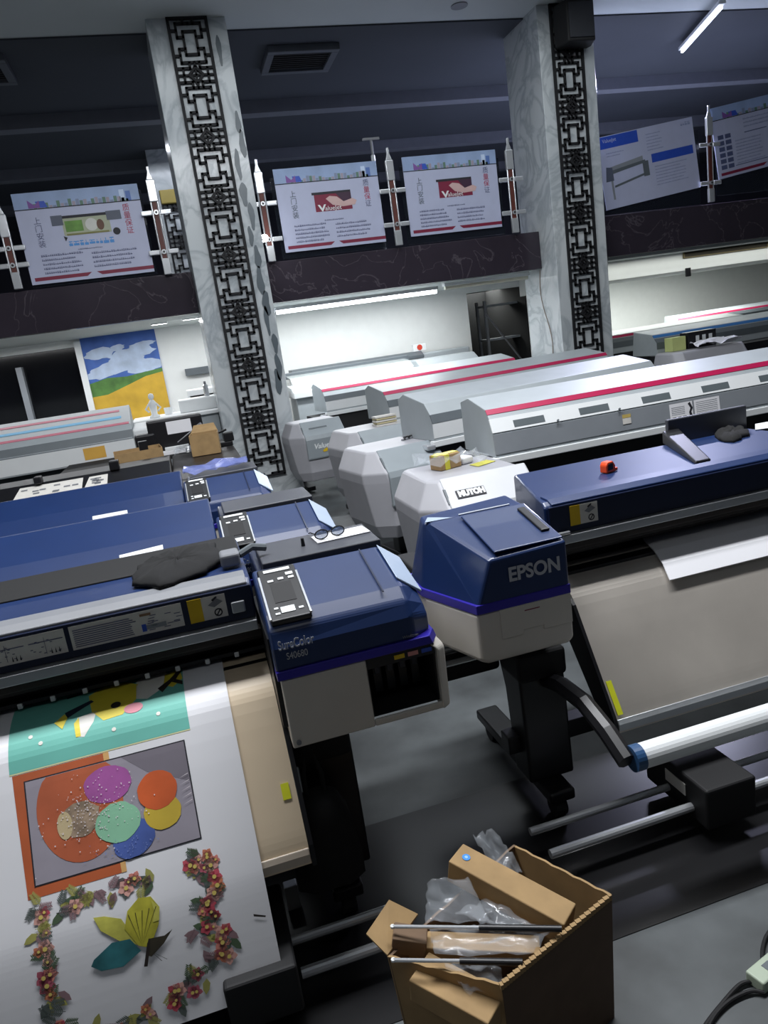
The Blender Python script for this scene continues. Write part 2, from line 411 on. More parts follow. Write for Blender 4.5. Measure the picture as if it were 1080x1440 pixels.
# posters ----------------------------------------------------------------------
def glyph_rows(mb, x0, x1, z0, z1, rows, y, m, rnd, h=.5):
    """rows of small printed characters, illegible at this size"""
    dz = (z1-z0)/rows
    for r in range(rows):
        zc = z1-(r+.5)*dz; x = x0
        xe = x0+(x1-x0)*rnd.uniform(.75, 1)
        while x < xe:
            wv = dz*h*rnd.uniform(.5, 1.0); k = rnd.random()
            hh = dz*h*.5*rnd.uniform(.7, 1)
            mb.box(x, x+wv, y-.0008, y, zc-hh, zc+hh*.1*(k > .4)); mb.box(x+wv*.35, x+wv*.5, y-.0009, y, zc-hh, zc+hh)
            if k > .3: mb.box(x, x+wv, y-.0008, y, zc+hh*.6, zc+hh)
            x += wv+dz*h*.16
def poster(label, x, z, w, h, kind, slope=0, seed=1):
    rnd = random.Random(seed)
    t = thing('poster_board', label, 'poster', (x, RY-.012, z), 0, 'balcony posters'); t.rotation_euler = (0, -slope, 0)
    MB().box(0, w, -.012, 0, 0, h).build('board', M_posterw, t)
    y = -.0125
    if kind in ('printer', 'hand', 'parts'):
        b = MB(); b.box(0, w, y-.001, y, h*.82, h)
        b.build('skyline_banner', M_sky, t)
        s = MB(); yy = y-.001
        for k in range(26):
            bx = w*(.12+.76*k/25); bh = h*rnd.uniform(.02, .075); bw = w*.026
            s.box(bx, bx+bw, yy-.001, yy, h*.825, h*.825+bh, [mat('tower_grey', '#7f8ba6', .5), mat('tower_green', '#5f7d6c', .5), mat('tower_tan', '#9b93a0', .5)][k % 3])
        s.box(w*.84, w*.88, yy-.001, yy, h*.82, h*.95, mat('tower_pale', '#c2d3ec', .5)); s.box(w*.89, w*.93, yy-.001, yy, h*.82, h*.93, mat('tower_blue', '#5472b0', .5))
        s.prism_y([(w*.11,h*.83),(w*.11,h*.92),(w*.16,h*.86),(w*.2,h*.91),(w*.2,h*.83)], yy-.0015, yy, mat('arch_purple', '#7a4f96', .5))
        s.prism_y([(w*.17,h*.9),(w*.24,h*.9),(w*.26,h*.83),(w*.18,h*.83)], yy-.0012, yy, M_pblue)
        s.build('skyline_print', M_sky, t)
        MB().box(0, w, y-.002, y, h*.815, h*.825).build('banner_rule', M_ink, t)
        r = MB(); r.prism_y([(w*.03,h*.035),(w*.45,h*.035),(w*.49,h*.075),(w*.03,h*.075)], y-.001, y); r.prism_y([(w*.57,h*.035),(w,h*.035),(w,h*.075),(w*.53,h*.075)], y-.001, y)
        r.build('maroon_rule', M_maroon, t)
    if kind in ('printer', 'hand'):
        for k, ch in enumerate('上门安装'):
            text_mesh(ch, h*.085, M_text if kind == 'printer' else mat('text_green', '#4a5560', .6), 'lettering', t, frame((w*.12, y-.001, h*(.66-.085*k)), (1,0,0), (0,0,1)))
        for k, ch in enumerate('质量保证'):
            text_mesh(ch, h*.085, mat('text_red', '#a82a4a', .6) if k % 3 or kind == 'printer' else M_text, 'lettering', t, frame((w*.84, y-.001, h*(.72-.085*k)), (1,0,0), (0,0,1)))
        g = MB(); glyph_rows(g, w*.12, w*.46, h*.09, h*.33, 5, y, M_text, rnd); glyph_rows(g, w*.52, w*.88, h*.11, h*.31, 4, y, M_text, rnd); glyph_rows(g, w*.42, w*.64, h*.325, h*.36, 1, y, M_text, rnd)
        g.build('body_text', M_text, t)
    if kind == 'printer':
        q = MB(); q.box(w*.34, w*.72, y-.001, y, h*.5, h*.7, mat('pic_pale', '#a7ad94', .5)); q.box(w*.35, w*.71, y-.002, y, h*.69, h*.72, M_ink)
        q.box(w*.26, w*.35, y-.003, y, h*.62, h*.73, mat('pic_grey', '#565c6c', .5)); q.box(w*.7, w*.82, y-.003, y, h*.63, h*.73, mat('pic_grey', '#565c6c', .5))
        q.box(w*.36, w*.5, y-.002, y, h*.54, h*.66, M_green); q.box(w*.36, w*.7, y-.0025, y, h*.5, h*.52, mat('pic_olive', '#7c7a44', .5))
        q.prism_y(ell(w*.57, h*.6, w*.05, h*.07), y-.003, y, mat('pic_white', '#cfcfc8', .5)); q.prism_y(ell(w*.64, h*.59, w*.03, h*.06), y-.0032, y, mat('pic_brown', '#60402e', .5))
        q.prism_y(ell(w*.76, h*.5, w*.03, h*.04), y-.003, y, M_ink); q.prism_y([(w*.34,h*.44),(w*.33,h*.5),(w*.36,h*.48)], y-.003, y, M_ink)
        q.build('printer_picture', M_ink, t)
        g = MB(); glyph_rows(g, w*.36, w*.74, h*.37, h*.45, 1, y, None, rnd, .8); g.build('blue_caption', mat('caption_blue', '#4a8ed0', .5), t)
    if kind == 'hand':
        q = MB(); q.box(w*.35, w*.71, y-.001, y, h*.45, h*.66, M_maroon); q.box(w*.33, w*.71, y-.002, y, h*.655, h*.685, M_ink)
        q.prism_y([(w*.56,h*.66),(w*.71,h*.66),(w*.71,h*.54),(w*.64,h*.53)], y-.0022, y, mat('pic_plum', '#3c2038', .5))
        q.prism_y([(w*.46,h*.6),(w*.5,h*.63),(w*.57,h*.615),(w*.63,h*.55),(w*.72,h*.58),(w*.76,h*.55),(w*.74,h*.5),(w*.62,h*.49),(w*.52,h*.52)], y-.003, y, mat('pic_skin', '#c9a9a6', .5))
        q.build('red_picture', M_maroon, t)
        text_mesh('V', h*.11, M_wht, 'lettering', t, frame((w*.38, y-.0035, h*.455), (1,0,0), (0,0,1)), bold=.004, sx=1.4)
        text_mesh('alueJet', h*.075, M_wht, 'lettering', t, frame((w*.44, y-.0035, h*.46), (1,0,0), (0,0,1)), sx=1.1)
    if kind == 'sheet':
        q = MB(); q.box(0, w*.42, y-.001, y, h*.83, h*.99); q.box(w*.53, w*.97, y-.001, y, h*.5, h*.62)
        q.build('blue_bar', M_pblue, t)
        text_mesh('ValueJet', h*.07, M_posterw, 'lettering', t, frame((w*.06, y-.002, h*.91), (1,0,0), (0,0,1)))
        p = MB(); p.prism_y([(w*.1,h*.5),(w*.44,h*.56),(w*.44,h*.63),(w*.1,h*.57)], y-.001, y, M_mg); p.prism_y([(w*.1,h*.47),(w*.46,h*.53),(w*.46,h*.57),(w*.1,h*.52)], y-.0015, y, M_band)
        p.prism_y([(w*.04,h*.38),(w*.12,h*.38),(w*.12,h*.56),(w*.06,h*.58)], y-.002, y, mat('pic_grey', '#565c6c', .5)); p.box(w*.43, w*.49, y-.002, y, h*.34, h*.55, M_band)
        p.prism_y([(w*.12,h*.28),(w*.44,h*.36),(w*.44,h*.39),(w*.12,h*.31)], y-.0015, y, M_band); p.box(w*.09, w*.11, y-.001, y, h*.12, h*.4, M_mg)
        p.build('printer_picture', M_mg, t)
        g = MB(); glyph_rows(g, w*.5, w*.66, h*.66, h*.92, 6, y, None, rnd, .35); glyph_rows(g, w*.55, w*.9, h*.16, h*.46, 7, y, None, rnd, .35); glyph_rows(g, w*.08, w*.26, h*.7, h*.78, 2, y, None, rnd, .4)
        glyph_rows(g, w*.87, w*.96, h*.9, h*.96, 1, y, None, rnd, .8)
        g.build('body_text', mat('text_pale', '#8b93b4', .6), t)
    if kind == 'parts':
        g = MB(); glyph_rows(g, w*.3, w*.75, h*.62, h*.78, 3, y, None, rnd, .4); glyph_rows(g, w*.2, w*.5, h*.14, h*.5, 8, y, None, rnd, .4); g.build('body_text', mat('text_pale', '#8b93b4', .6), t)
        q = MB()
        for a in range(2):
            for b in range(6):
                q.box(w*(.04+.07*a), w*(.095+.07*a), y-.001, y, h*(.12+.085*b), h*(.18+.085*b))
        q.box(w*.18, w*.52, y-.001, y, h*.13, h*.14); q.box(w*.3, w*.52, y-.001, y, h*.56, h*.572)
        q.build('parts_pictures', mat('pic_slate', '#4f587c', .5), t)
    return t
poster('white poster showing a wide colour printer, on the balcony left of the left column', -1.5, 3.2, 1.49, 1.07, 'printer', 0, 3)
poster('poster with a hand on a dark red picture, beside the left column', 1.73, 3.245, 1.425, 1.05, 'hand', 0, 4)
poster('poster with a hand on a dark red picture, beside the right column', 3.53, 3.27, 1.40, 1.04, 'hand', 0, 5)
poster('product sheet poster with two blue bars, right of the right column', 6.66, 3.33, 1.68, 1.02, 'sheet', math.radians(6.5), 6)
poster('poster with a grid of small part pictures at the right edge of the photo', 8.67, 3.6, 1.9, 1.03, 'parts', math.radians(7.5), 8)

# mural -------------------------------------------------------------------------
t = thing('landscape_mural', 'painted landscape mural of yellow field and blue sky on the back wall', 'mural', (-1.4, 13.19, 1.2))
W, Hh = 1.19, 1.42
MB().box(0, W, -.02, 0, 0, Hh).build('panel', mat('mural_sky', '#3f63ad', .6, var=.25, scale=3), t)
y = -.0205
m = MB()
for cx, cz, rx, rz in ((.25,1.15,.24,.1),(.75,1.08,.4,.1),(.5,.9,.5,.1),(.95,.85,.3,.1),(.2,.82,.25,.08),(.95,1.2,.22,.05),(.55,1.2,.12,.05)):
    y -= .0012; m.prism_y([(min(max(px, 0.0), W), pz) for px, pz in ell(cx, cz, rx, rz, 22, .12, .16)], y-.001, -.0205)
y = -.0205
m.build('clouds', mat('mural_cloud', '#b4c4dc', .6, var=.2, scale=5), t)
MB().prism_y([(0,.42),(0,.68),(.3,.74),(.6,.72),(W,.78),(W,.55)], y-.010, y).build('green_hills', mat('mural_green', '#4a7434', .6, var=.4, scale=5), t)
MB().prism_y([(0,0),(0,.46),(.25,.47),(.6,.58),(.9,.68),(W,.72),(W,0)], y-.012, y).build('yellow_field', mat('mural_yellow', '#c9a233', .6, var=.15, scale=4), t)
# metal ladder-shelf in the doorway
t = thing('metal_shelf', 'bare grey metal shelf frame standing in the dark doorway', 'shelf', (5.98, 13.7, 0))
for x, yv in ((0,0),(.75,0),(0,.4),(.75,.4)): MB().box(x-.025, x+.025, yv-.025, yv+.025, 0, 2.35).build('upright', M_grey, t)
for z in (.9, 1.6, 2.25): MB().box(0, .75, 0, .4, z-.02, z+.02).build('shelf_board', M_mg, t)
MB().tube((0,-.03,2.1), (.75,-.03,1.0), .018).build('brace', M_grey, t)
# wire down the right column
p = [(5.51, 10.45-.012*i, 2.6-.11*i+.0) for i in range(14)]
p = [(5.512, yv+.08*math.sin(i*.5), z) for i, (x, yv, z) in enumerate(p)]
tag(MB().path(p, .006).build('cable', mat('brown_wire', '#6c5a48', .6)), 'thin brown wire hanging down the left side of the right column', 'cable')
tag(MB().box(-.05, .05, -.03, 0, 0, .14).build('wall_box', M_blk, loc=at_y(967, 389, 10.98), bevel=.01), 'small black box on the white bulkhead under the vent', 'box')


# ================================================================== SURECOLOR PRINTERS
HEAT = [(.36,.964),(.263,.949),(.194,.914),(.145,.866),(-.055,.556),(-.095,.487),(-.113,.43)]
def chaikin(P, rounds=2):
    for _ in range(rounds):
        Q = [P[0]]
        for a, b in zip(P, P[1:]): Q += [(a[0]*.75+b[0]*.25, a[1]*.75+b[1]*.25), (a[0]*.25+b[0]*.75, a[1]*.25+b[1]*.75)]
        P = Q+[P[-1]]
    return P
HEAT = chaikin(HEAT)
def epson(label, loc, group, heater, big_lid=False, show_front=True, rollers=False, takeup=False, wing=True, stickers=None, hoff=0):
    HT = [(y+hoff, z) for y, z in HEAT]
    t = thing('large_format_printer', label, 'printer', loc, 0, group)
    # ---- right end
    P0 = [(.0,1.03),(.0,1.11),(.02,1.165),(.07,1.2),(.36,1.27),(.36,1.03)]
    P1 = [(.05,1.03),(.05,1.09),(.08,1.115),(.15,1.15),(.36,1.2),(.36,1.03)]
    def sec(x, P): return [(x,y,z) for y,z in P]
    PM = [(.005,1.03),(.005,1.11),(.03,1.16),(.08,1.195),(.36,1.265),(.36,1.03)]
    MB().loft([sec(2.075,P0), sec(2.53,PM), sec(2.60,P1)]).build('right_cover', M_blue, t, bevel=.012)
    MB().loft([[(2.075,-.004,1.005),(2.59,-.004,1.005),(2.62,.05,1.005),(2.62,.5,1.005),(2.075,.5,1.005)],
               [(2.075,-.004,1.035),(2.58,-.004,1.035),(2.61,.05,1.035),(2.61,.5,1.035),(2.075,.5,1.035)]]).build('violet_band', M_violet, t, bevel=.003)
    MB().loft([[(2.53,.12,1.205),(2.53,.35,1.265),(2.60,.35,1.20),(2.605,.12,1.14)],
               [(2.53,.12,1.213),(2.53,.35,1.272),(2.61,.35,1.207),(2.612,.12,1.147)]]).build('corner_highlight', mat('pale_blue_highlight', '#a9b8cc', .25), t, bevel=.006)  # pale strip paints the reflection on the cover's glossy rounded edge
    MB().prism_x([(.055,1.196),(.34,1.268),(.34,1.271),(.055,1.199)], 2.46, 2.465).build('cover_seam', M_navy, t)
    if show_front:
        h = MB()
        h.box(2.085, 2.36, 0, .5, .765, 1.004)
        h.prism_z([(2.36,0),(2.36,.012),(2.6,.012),(2.6,0)], .765, .79); h.box(2.36, 2.6, .2, .5, .765, 1.004)
        h.build('ink_housing', M_cream, t, bevel=.006)
        MB().loft([[(2.595,-.005,.76),(2.63,.02,.76),(2.63,.5,.76),(2.595,.5,.76)], [(2.60,-.005,.98),(2.635,.02,.98),(2.635,.5,.98),(2.60,.5,.98)], [(2.575,-.0,1.004),(2.61,.04,1.012),(2.61,.5,1.012),(2.575,.5,1.004)]]).build('housing_pillar', M_cream, t, bevel=.01)
        MB().box(2.362, 2.594, .195, .199, .79, 1.0).box(2.362, 2.366, .02, .195, .79, 1.0).box(2.59, 2.594, .02, .195, .79, 1.0).box(2.362, 2.594, .02, .195, .79, .794).build('ink_bay', M_blkm, t)
        MB().box(2.362, 2.594, .006, .012, .966, 1.002).build('bay_header', M_blk, t)
        for k, c in enumerate((M_ylw, mat('pink_label', '#c98a84', .5), M_pblue)):
            MB().box(2.455+k*.047, 2.49+k*.047, .003, .006, .978, .992).build('ink_label', c, t)
        for k in range(4):
            b = MB(); b.prism_z([(2.40+k*.045,.12),(2.43+k*.045,.12),(2.43+k*.045,.19),(2.40+k*.045,.19)], .82, .94)
            b.box(2.405+k*.045, 2.425+k*.045, .115, .12, .89, .935, mat('pouch_grey', '#3b4250', .4))
            b.build('ink_pouch', mat('pouch_dark', '#171a20', .4), t, bevel=.004)
        MB().tube((2.105,-.006,.785), (2.105,0,.785), .008, n=12).build('screw', M_grey, t)
    # control panel
    t1 = MB(); 
    for a, b in (((2.095,2.225),0),): pass
    pf = frame((2.09,.03,1.172), (1,0,0), (0,.27,.082))
    cp = MB().box(0, .13, 0, .30, 0, .022).build('control_panel', M_blk, t, bevel=.006); cp.matrix_local = pf
    for (x0, x1, y0, y1) in ((.02,.11,.268,.285),(.09,.115,.235,.252),(.06,.08,.215,.228),(.095,.115,.213,.226),(.025,.045,.21,.222),(.04,.085,.03,.062),(.02,.034,.055,.065),(.02,.036,.026,.036),(.096,.112,.035,.046)):
        MB().box(x0, x1, y0, y1, .022, .025).build('button', M_wht, cp, bevel=.002)
    MB().box(.03, .10, .09, .2, .022, .0235).build('screen', M_blkm, cp)
    for x in (.0, .128): MB().box(x-.004, x+.004, .005, .25, .018, .027).build('panel_edge', M_alu, cp, bevel=.002)
    if True:
        text_mesh('SureColor', .043, M_silvertext, 'lettering', t, frame((2.095,-.0015,1.105), (1,0,0), (0,0,1)), sx=.62, bold=.0006)
        text_mesh('S40680', .032, M_silvertext, 'lettering', t, frame((2.115,-.0015,1.07), (1,0,0), (0,0,1)), sx=.72)
        text_mesh('Windows', .014, M_grey, 'lettering', t, frame((2.49,-.003,1.045), (1,0,0), (0,0,1)))
    # shelf behind right cover
    MB().box(2.12, 2.56, .40, .68, 1.225, 1.275).build('rear_shelf', mat('charcoal_shelf', '#45474e', .45), t, bevel=.006)
    MB().box(2.1, 2.58, .37, .85, .76, 1.224).build('rear_body', M_navy, t, bevel=.01)
    # ---- left end
    if wing:
        B = [(.135,0,1.02),(.5,0,1.02),(.5,.5,1.02),(.03,.46,1.02),(.03,.30,1.02)]
        A = [(.20,0,1.19),(.5,0,1.2),(.5,.33,1.275),(.5,.49,1.285),(.10,.43,1.285),(.085,.36,1.272),(.115,.335,1.275)]
        l = MB()
        l.poly(B[::-1]); l.poly([B[0],B[1],A[1],A[0]]); l.poly([B[1],B[2],A[3],A[2],A[1]]); l.poly([B[2],B[3],A[4],A[3]]); l.poly([B[3],B[4],A[5],A[4]])
        l.poly([B[4],B[0],A[0],A[6],A[5]]); l.poly([A[0],A[1],A[2],A[6]]); l.poly([A[6],A[2],A[3],A[4],A[5]])
        mm = l
        bmv = mm.build('left_cover', M_blue, t)
        b = bmesh.new(); b.from_mesh(bmv.data); bmesh.ops.remove_doubles(b, verts=b.verts, dist=1e-4); bmesh.ops.recalc_face_normals(b, faces=b.faces); b.to_mesh(bmv.data); b.free()
        md = bmv.modifiers.new('bevel', 'BEVEL'); md.width = .012; md.segments = 3; md.angle_limit = math.radians(15)
        lf = frame((.225,.012,1.2055), (1,0,0), (0,.32,.0755))
        o = MB().box(0, .268, 0, .305, 0, .008).build('lid', M_blue, t, bevel=.004); o.matrix_local = lf
        o2 = MB().box(.215, .25, .06, .26, .008, .018).build('lid_latch', M_blk, o, bevel=.006)
        o3 = MB().box(-.005, .21, .312, .318, .006, .012).build('lid_hinge', M_alu, o)
        MB().poly([(.09,.345,1.2765),(.2,.335,1.2765),(.12,.40,1.2795)]).poly([(.09,.345,1.2775),(.12,.40,1.2805),(.2,.335,1.2775)]).build('corner_glint', mat('pale_blue_highlight', '#a9b8cc', .25), t)  # pale patch paints a glint on the cover corner
        pl = [(.13,-.003),(.5,-.003),(.5,.5),(.025,.5),(.025,.30)]
        MB().loft([[(x,y,1.0) for x,y in pl], [(x,y,1.035) for x,y in pl]]).build('left_violet_band', M_violet, t, bevel=.003)
        b0 = [(.16,.012),(.48,.012),(.48,.5),(.08,.5),(.08,.28)]; b1 = [(.13,.0),(.5,.0),(.5,.5),(.035,.5),(.035,.28)]
        MB().loft([[(x,y,.80) for x,y in b0], [(x,y,.82) for x,y in b1], [(x,y,1.0) for x,y in b1]]).build('left_base', M_cream, t, bevel=.02)
        MB().prism_y([(.215,.888),(.3,.888),(.3,.905),(.38,.905),(.38,.888),(.497,.888),(.497,1.0),(.215,1.0)], -.005, .002).build('maintenance_door', M_cream, t, bevel=.003)
        MB().box(.31, .37, -.0055, -.003, .975, .979).build('door_mark', M_maroon, t)
        if show_front: text_mesh('EPSON', .072, M_silvertext, 'lettering', t, frame((.262,-.0035,1.098), (1,0,0), (0,0,1)), bold=.0022, sx=.93)
    # ---- head
    if big_lid:
        P = [(.30,1.0),(.29,1.10),(.32,1.115),(.5,1.195),(.84,1.275),(.9,1.27),(.9,1.0)]
    else:
        P = [(.30,1.13),(.295,1.245),(.325,1.262),(.42,1.266),(.88,1.268),(.93,1.255),(.93,1.0),(.45,1.0),(.45,1.13)]
    hx = .575 if wing else .51
    MB().loft([[(hx+(max(y-.33, 0)*.28 if wing else 0), y, z) for y, z in P], [(2.065, y, z) for y, z in P]]).build('head_cover', M_blue, t, bevel=.012)
    if not big_lid:
        MB().prism_x([(.291,1.238),(.293,1.256),(.33,1.270),(.39,1.273),(.39,1.262)], hx+.03, 2.05).build('front_trim', M_grey if rollers else M_blue, t, bevel=.004)
        MB().box(hx+.01, 2.06, .283, .296, 1.130, 1.247).build('front_window', M_navy, t, bevel=.004)
        MB().prism_x([(.262,1.09),(.262,1.125),(.29,1.13),(.34,1.13),(.34,1.09)], hx+.01, 2.06).build('front_rail', M_alu, t, bevel=.003)
        for k, (yy, zz) in enumerate(((.30,1.065),(.335,1.04),(.37,1.015))):
            MB().box(.52, 2.07, yy, yy+.05, zz-.012, zz+.012).build('guide_rail', M_brown, t, bevel=.003)
        if not wing: MB().prism_x([(.62,1.258),(.62,1.275),(.94,1.272),(.95,1.1),(.93,1.1)], .6, 2.06).build('rear_panel', mat('deep_black_panel', '#08080a', .7), t, bevel=.006)
        if wing:
            MB().loft([[(1.36,.40,1.264),(1.44,.40,1.264),(1.44,.40,1.28),(1.36,.40,1.28)],[(1.58,.93,1.264),(1.68,.93,1.264),(1.68,.93,1.33),(1.58,.93,1.33)]]).build('top_bracket', M_blk, t, bevel=.008)
            MB().tube((.51,.27,1.135), (.66,.27,1.135), .008).build('carriage_pin', M_steel, t)
            MB().box(.52, .575, .20, .30, 1.09, 1.11).build('silver_latch', M_alu, t, bevel=.006)
    for (kind, x0, x1) in (stickers or ()):
        z0, z1 = 1.155, 1.236; yq = .2825
        s = MB().box(x0, x1, yq-.001, yq, z0, z1)
        if kind == 'warn':
            s.box(x0, x0+(x1-x0)*.36, yq-.002, yq, z0, z1, M_ylw)
            a = x0+(x1-x0)*.76; r = .014
            for i in range(12):
                q0, q1 = i*math.pi/6, (i+1)*math.pi/6
                s.prism_y([(a+r*math.cos(q0), z0+.02+r*math.sin(q0)), (a+r*math.cos(q1), z0+.02+r*math.sin(q1)), (a+r*.7*math.cos(q1), z0+.02+r*.7*math.sin(q1)), (a+r*.7*math.cos(q0), z0+.02+r*.7*math.sin(q0))], yq-.002, yq, M_ink)
            s.prism_y([(a-.01,z0+.008),(a-.006,z0+.008),(a+.011,z0+.03),(a+.007,z0+.032)], yq-.002, yq, M_ink)
            s.prism_y([(a-.03,z0+.05),(a-.01,z0+.04),(a+.02,z0+.055),(a,z0+.07)], yq-.002, yq, M_grey); s.prism_y([(a-.012,z1-.02),(a+.004,z1-.008),(a,z1-.004),(a-.016,z1-.014)], yq-.002, yq, M_ink)
        if kind == 'text':
            rr = random.Random(5)
            w5 = x1-x0
            for k in range(9): s.box(x0+.01, x0+w5*.58-rr.uniform(0, .02), yq-.002, yq, z0+.008+k*.007, z0+.0105+k*.007, M_text)
            s.box(x0+w5*.62, x0+w5*.72, yq-.002, yq, z1-.018, z1-.01, mat('label_brown', '#8a6a50', .5)); s.box(x0+w5*.62, x0+w5*.66, yq-.002, yq, z0+.01, z0+.035, M_pblue)
            s.box(x0+w5*.66, x0+w5*.84, yq-.002, yq, z0+.015, z0+.03, M_mg)
            for k in range(14): 
                xa = x0+w5*rr.uniform(.64, .95); za = z0+rr.uniform(.01, .06); s.box(xa, xa+.02, yq-.002, yq, za, za+.002, M_text)
        if kind == 'diagram':
            rr = random.Random(9); w5 = x1-x0
            for c in range(2):
                xa = x0+w5*(.03+.5*c); s.box(xa, xa+w5*.44, yq-.002, yq, z1-.03, z1-.0275, M_text); s.box(xa+w5*.2, xa+w5*.204, yq-.002, yq, z0+.01, z1-.015, M_text)
                for k in range(12):
                    xb = xa+w5*rr.uniform(0, .4); zb = z0+rr.uniform(.008, .06); s.box(xb, xb+w5*.03, yq-.002, yq, zb, zb+.002, M_text)
                for k in range(3): s.prism_y([(xa+w5*(.26+.05*k), z0+.008), (xa+w5*(.28+.05*k), z0+.008), (xa+w5*(.27+.05*k), z0+.025)], yq-.002, yq, M_ink)
        s2 = s; s2.mats = s2.mats
        o = s.build('sticker', M_paper2, t)
    # chassis and platen
    MB().box(.10, 2.55, .46, .9, .78, 1.0).build('chassis', M_blkm, t, bevel=.01)
    MB().box(.50, 2.075, .30, .62, .93, .958).build('platen', M_blk, t)
    MB().box(.45, .505, .05, .5, .82, 1.13).build('side_wall', M_blk, t); MB().box(2.07, 2.085, .05, .5, .82, 1.13).build('side_wall', M_blk, t)
    if rollers:
        for k in range(15):
            x = .55+k*.1015
            MB().box(x-.008, x+.008, .325, .345, .982, 1.0).build('pressure_roller', M_wht, t, bevel=.003)
        MB().prism_x([(.33,.99),(.33,1.003),(.5,1.003),(.5,.99)], .52, 2.07).build('roller_bar', M_blk, t)
        c = MB(); c.box(1.985, 2.03, .27, .283, 1.16, 1.20); c.build('latch', M_alu, t, bevel=.004)
    # heater apron
    if heater:
        MB().sheet_x(HT, .615, 2.068, -.012).build('post_heater', heater, t, smooth=False)
        MB().prism_x([(y+hoff,z) for y,z in ((-.085,.43),(-.112,.432),(-.112,.462),(-.103,.48),(-.085,.47))], .615, 2.068).build('heater_rail', M_alu if heater is M_silver else mat('pale_rail', '#cdbfae', .4), t, bevel=.004)
        for x in (.600, 2.07):
            MB().prism_x([(y+hoff,z) for y,z in ((.4,.965),(.26,.95),(.14,.865),(-.10,.485),(-.115,.42),(-.02,.44),(.2,.7),(.4,.78))], x, x+.014).build('side_plate', M_blk, t)
        # pull-off label
        if heater is M_silver: lab = MB().box(.622, .645, 0, .13, 0, .002); f0 = (0, -.095+hoff-.001, .493)
        else: lab = MB().box(2.022, 2.048, .0, .05, 0, .002); f0 = (0, -.02+hoff-.001, .612)
        o = lab.build('warning_label', M_lime, t)
        o.matrix_local = frame(f0, (1,0,0), (0,.2,.31))
    # stand
    for x0 in (.35, 2.10):
        leg = MB().prism_x([(.22,.80),(.20,.55),(.19,.13),(.33,.13),(.36,.5),(.46,.80)], x0, x0+.20).build('leg', M_blk, t, bevel=.012)
        MB().box(x0-.02, x0+.19, .15, .34, .6, .72).build('leg_box', M_blkm, leg, bevel=.02)
        ft = MB().box(x0+.03, x0+.14, .08, .85, .09, .14).build('foot', M_blk, t, bevel=.01)
        for yv in (.14, .78):
            MB().tube((x0+.06,yv,.045), (x0+.11,yv,.045), .045, n=16).build('caster', M_blkm, ft)
    MB().box(.3, 2.2, .26, .34, .24, .32).build('crossbar', M_blk, t, bevel=.006)
    if takeup is not None and show_front:
        xa, xb = (.23, .84) if takeup == 'left' else (1.98, 2.30)
        for x0, x1 in ((.23,.84),(1.06,1.74),(1.96,2.30)):
            MB().tube((x0,-.03,.10), (x1,-.03,.10), .015, n=12).build('floor_rod', M_steel, t)
            MB().tube((x0+.01,-.17,.10), (x1+.01,-.17,.10), .017, n=12).build('floor_rod', M_steel, t)
        for x0 in (.84, 1.74):
            b = MB().box(x0, x0+.22, -.26, .12, .05, .22).build('takeup_bracket', M_blkm, t, bevel=.012)
            MB().box(x0-.004, x0-.001, -.14, -.02, .13, .18).build('bracket_label', M_paper2, b)
    if takeup == 'left':
        z, yv = .5, -.325
        MB().tube((.535,yv,z), (2.0,yv,z), .043, n=24).build('tension_bar', M_wht, t)
        MB().tube((.50,yv,z), (.535,yv,z), .045, n=24).build('bar_cap', mat('teal_cap', '#2c4f78', .4), t)
        for x in (.47, 2.03): MB().path([(x,.24,.56),(x,.08,.60),(x+.005,-.08,.60),(x+.008,-.22,.555),(x+.01,-.33,.50)], .034).build('bar_arm', M_blk, t)
        for (ya, za, xa, xb) in ((.50,.66,.0,.35),(.42,.63,.03,.35)): MB().tube((xa,ya,za), (xb,ya,za), .018, n=12).build('media_spindle', M_steel, t)
        MB().box(.08, .36, .4, .7, .56, .64).build('spindle_holder', M_blkm, t, bevel=.02)
        MB().box(1.62, 2.1, .935, .96, 1.1, 1.38).build('rear_flap', mat('charcoal_shelf', '#45474e', .45), t, bevel=.006)
    return t

GA = 'blue and cream printers in the left row'
LX = -1.96
epson('blue and cream printer in the left foreground, colourful prints hanging from its front', (LX, 2.14, 0), 'blue and cream printers', M_board, rollers=True, takeup='right',
      stickers=[('warn', 1.845, 1.97), ('text', 1.47, 1.825), ('diagram', 1.22, 1.455), ('diagram', .95, 1.2)], wing=False)
epson('blue printer second in the left row, directly behind the front one', (-2.03, 3.17, 0), 'blue and cream printers', None, big_lid=True, takeup=None, wing=False)
epson('blue printer third in the left row, blue plastic bag on its shelf', (-2.17, 4.46, 0), 'blue and cream printers', None, big_lid=True, takeup=None, wing=False)
epson('blue and cream printer on the right with a large bare silver front sheet', (.715, 2.28, 0), 'blue and cream printers', M_silver, takeup='left', stickers=[('warn', .675, .80)], hoff=.04)

# printed media on the front printer: an open sheet over the apron and hanging free
PP = [(.50,.969),(.36,.973),(.258,.957),(.187,.922),(.137,.872),(-.061,.562),(-.105,.490),(-.128,.450),(-.156,.39),(-.20,.28),(-.25,.14)]
PP = chaikin(PP)
SL = [0]
for a, b in zip(PP, PP[1:]): SL.append(SL[-1]+math.hypot(a[0]-b[0], a[1]-b[1]))
def pap(x, s, off=0):
    for i in range(len(PP)-1):
        if s <= SL[i+1] or i == len(PP)-2:
            u = (s-SL[i])/(SL[i+1]-SL[i]); a, b = PP[i], PP[i+1]; L = SL[i+1]-SL[i]
            ny, nz = -(a[1]-b[1])/L*-1, 0
            dy, dz = (b[0]-a[0])/L, (b[1]-a[1])/L
            n = (dz, -dy)           # outward: towards the viewer / up
            return (x, 2.14+a[0]+(b[0]-a[0])*u+n[0]*off, a[1]+(b[1]-a[1])*u+n[1]*off)
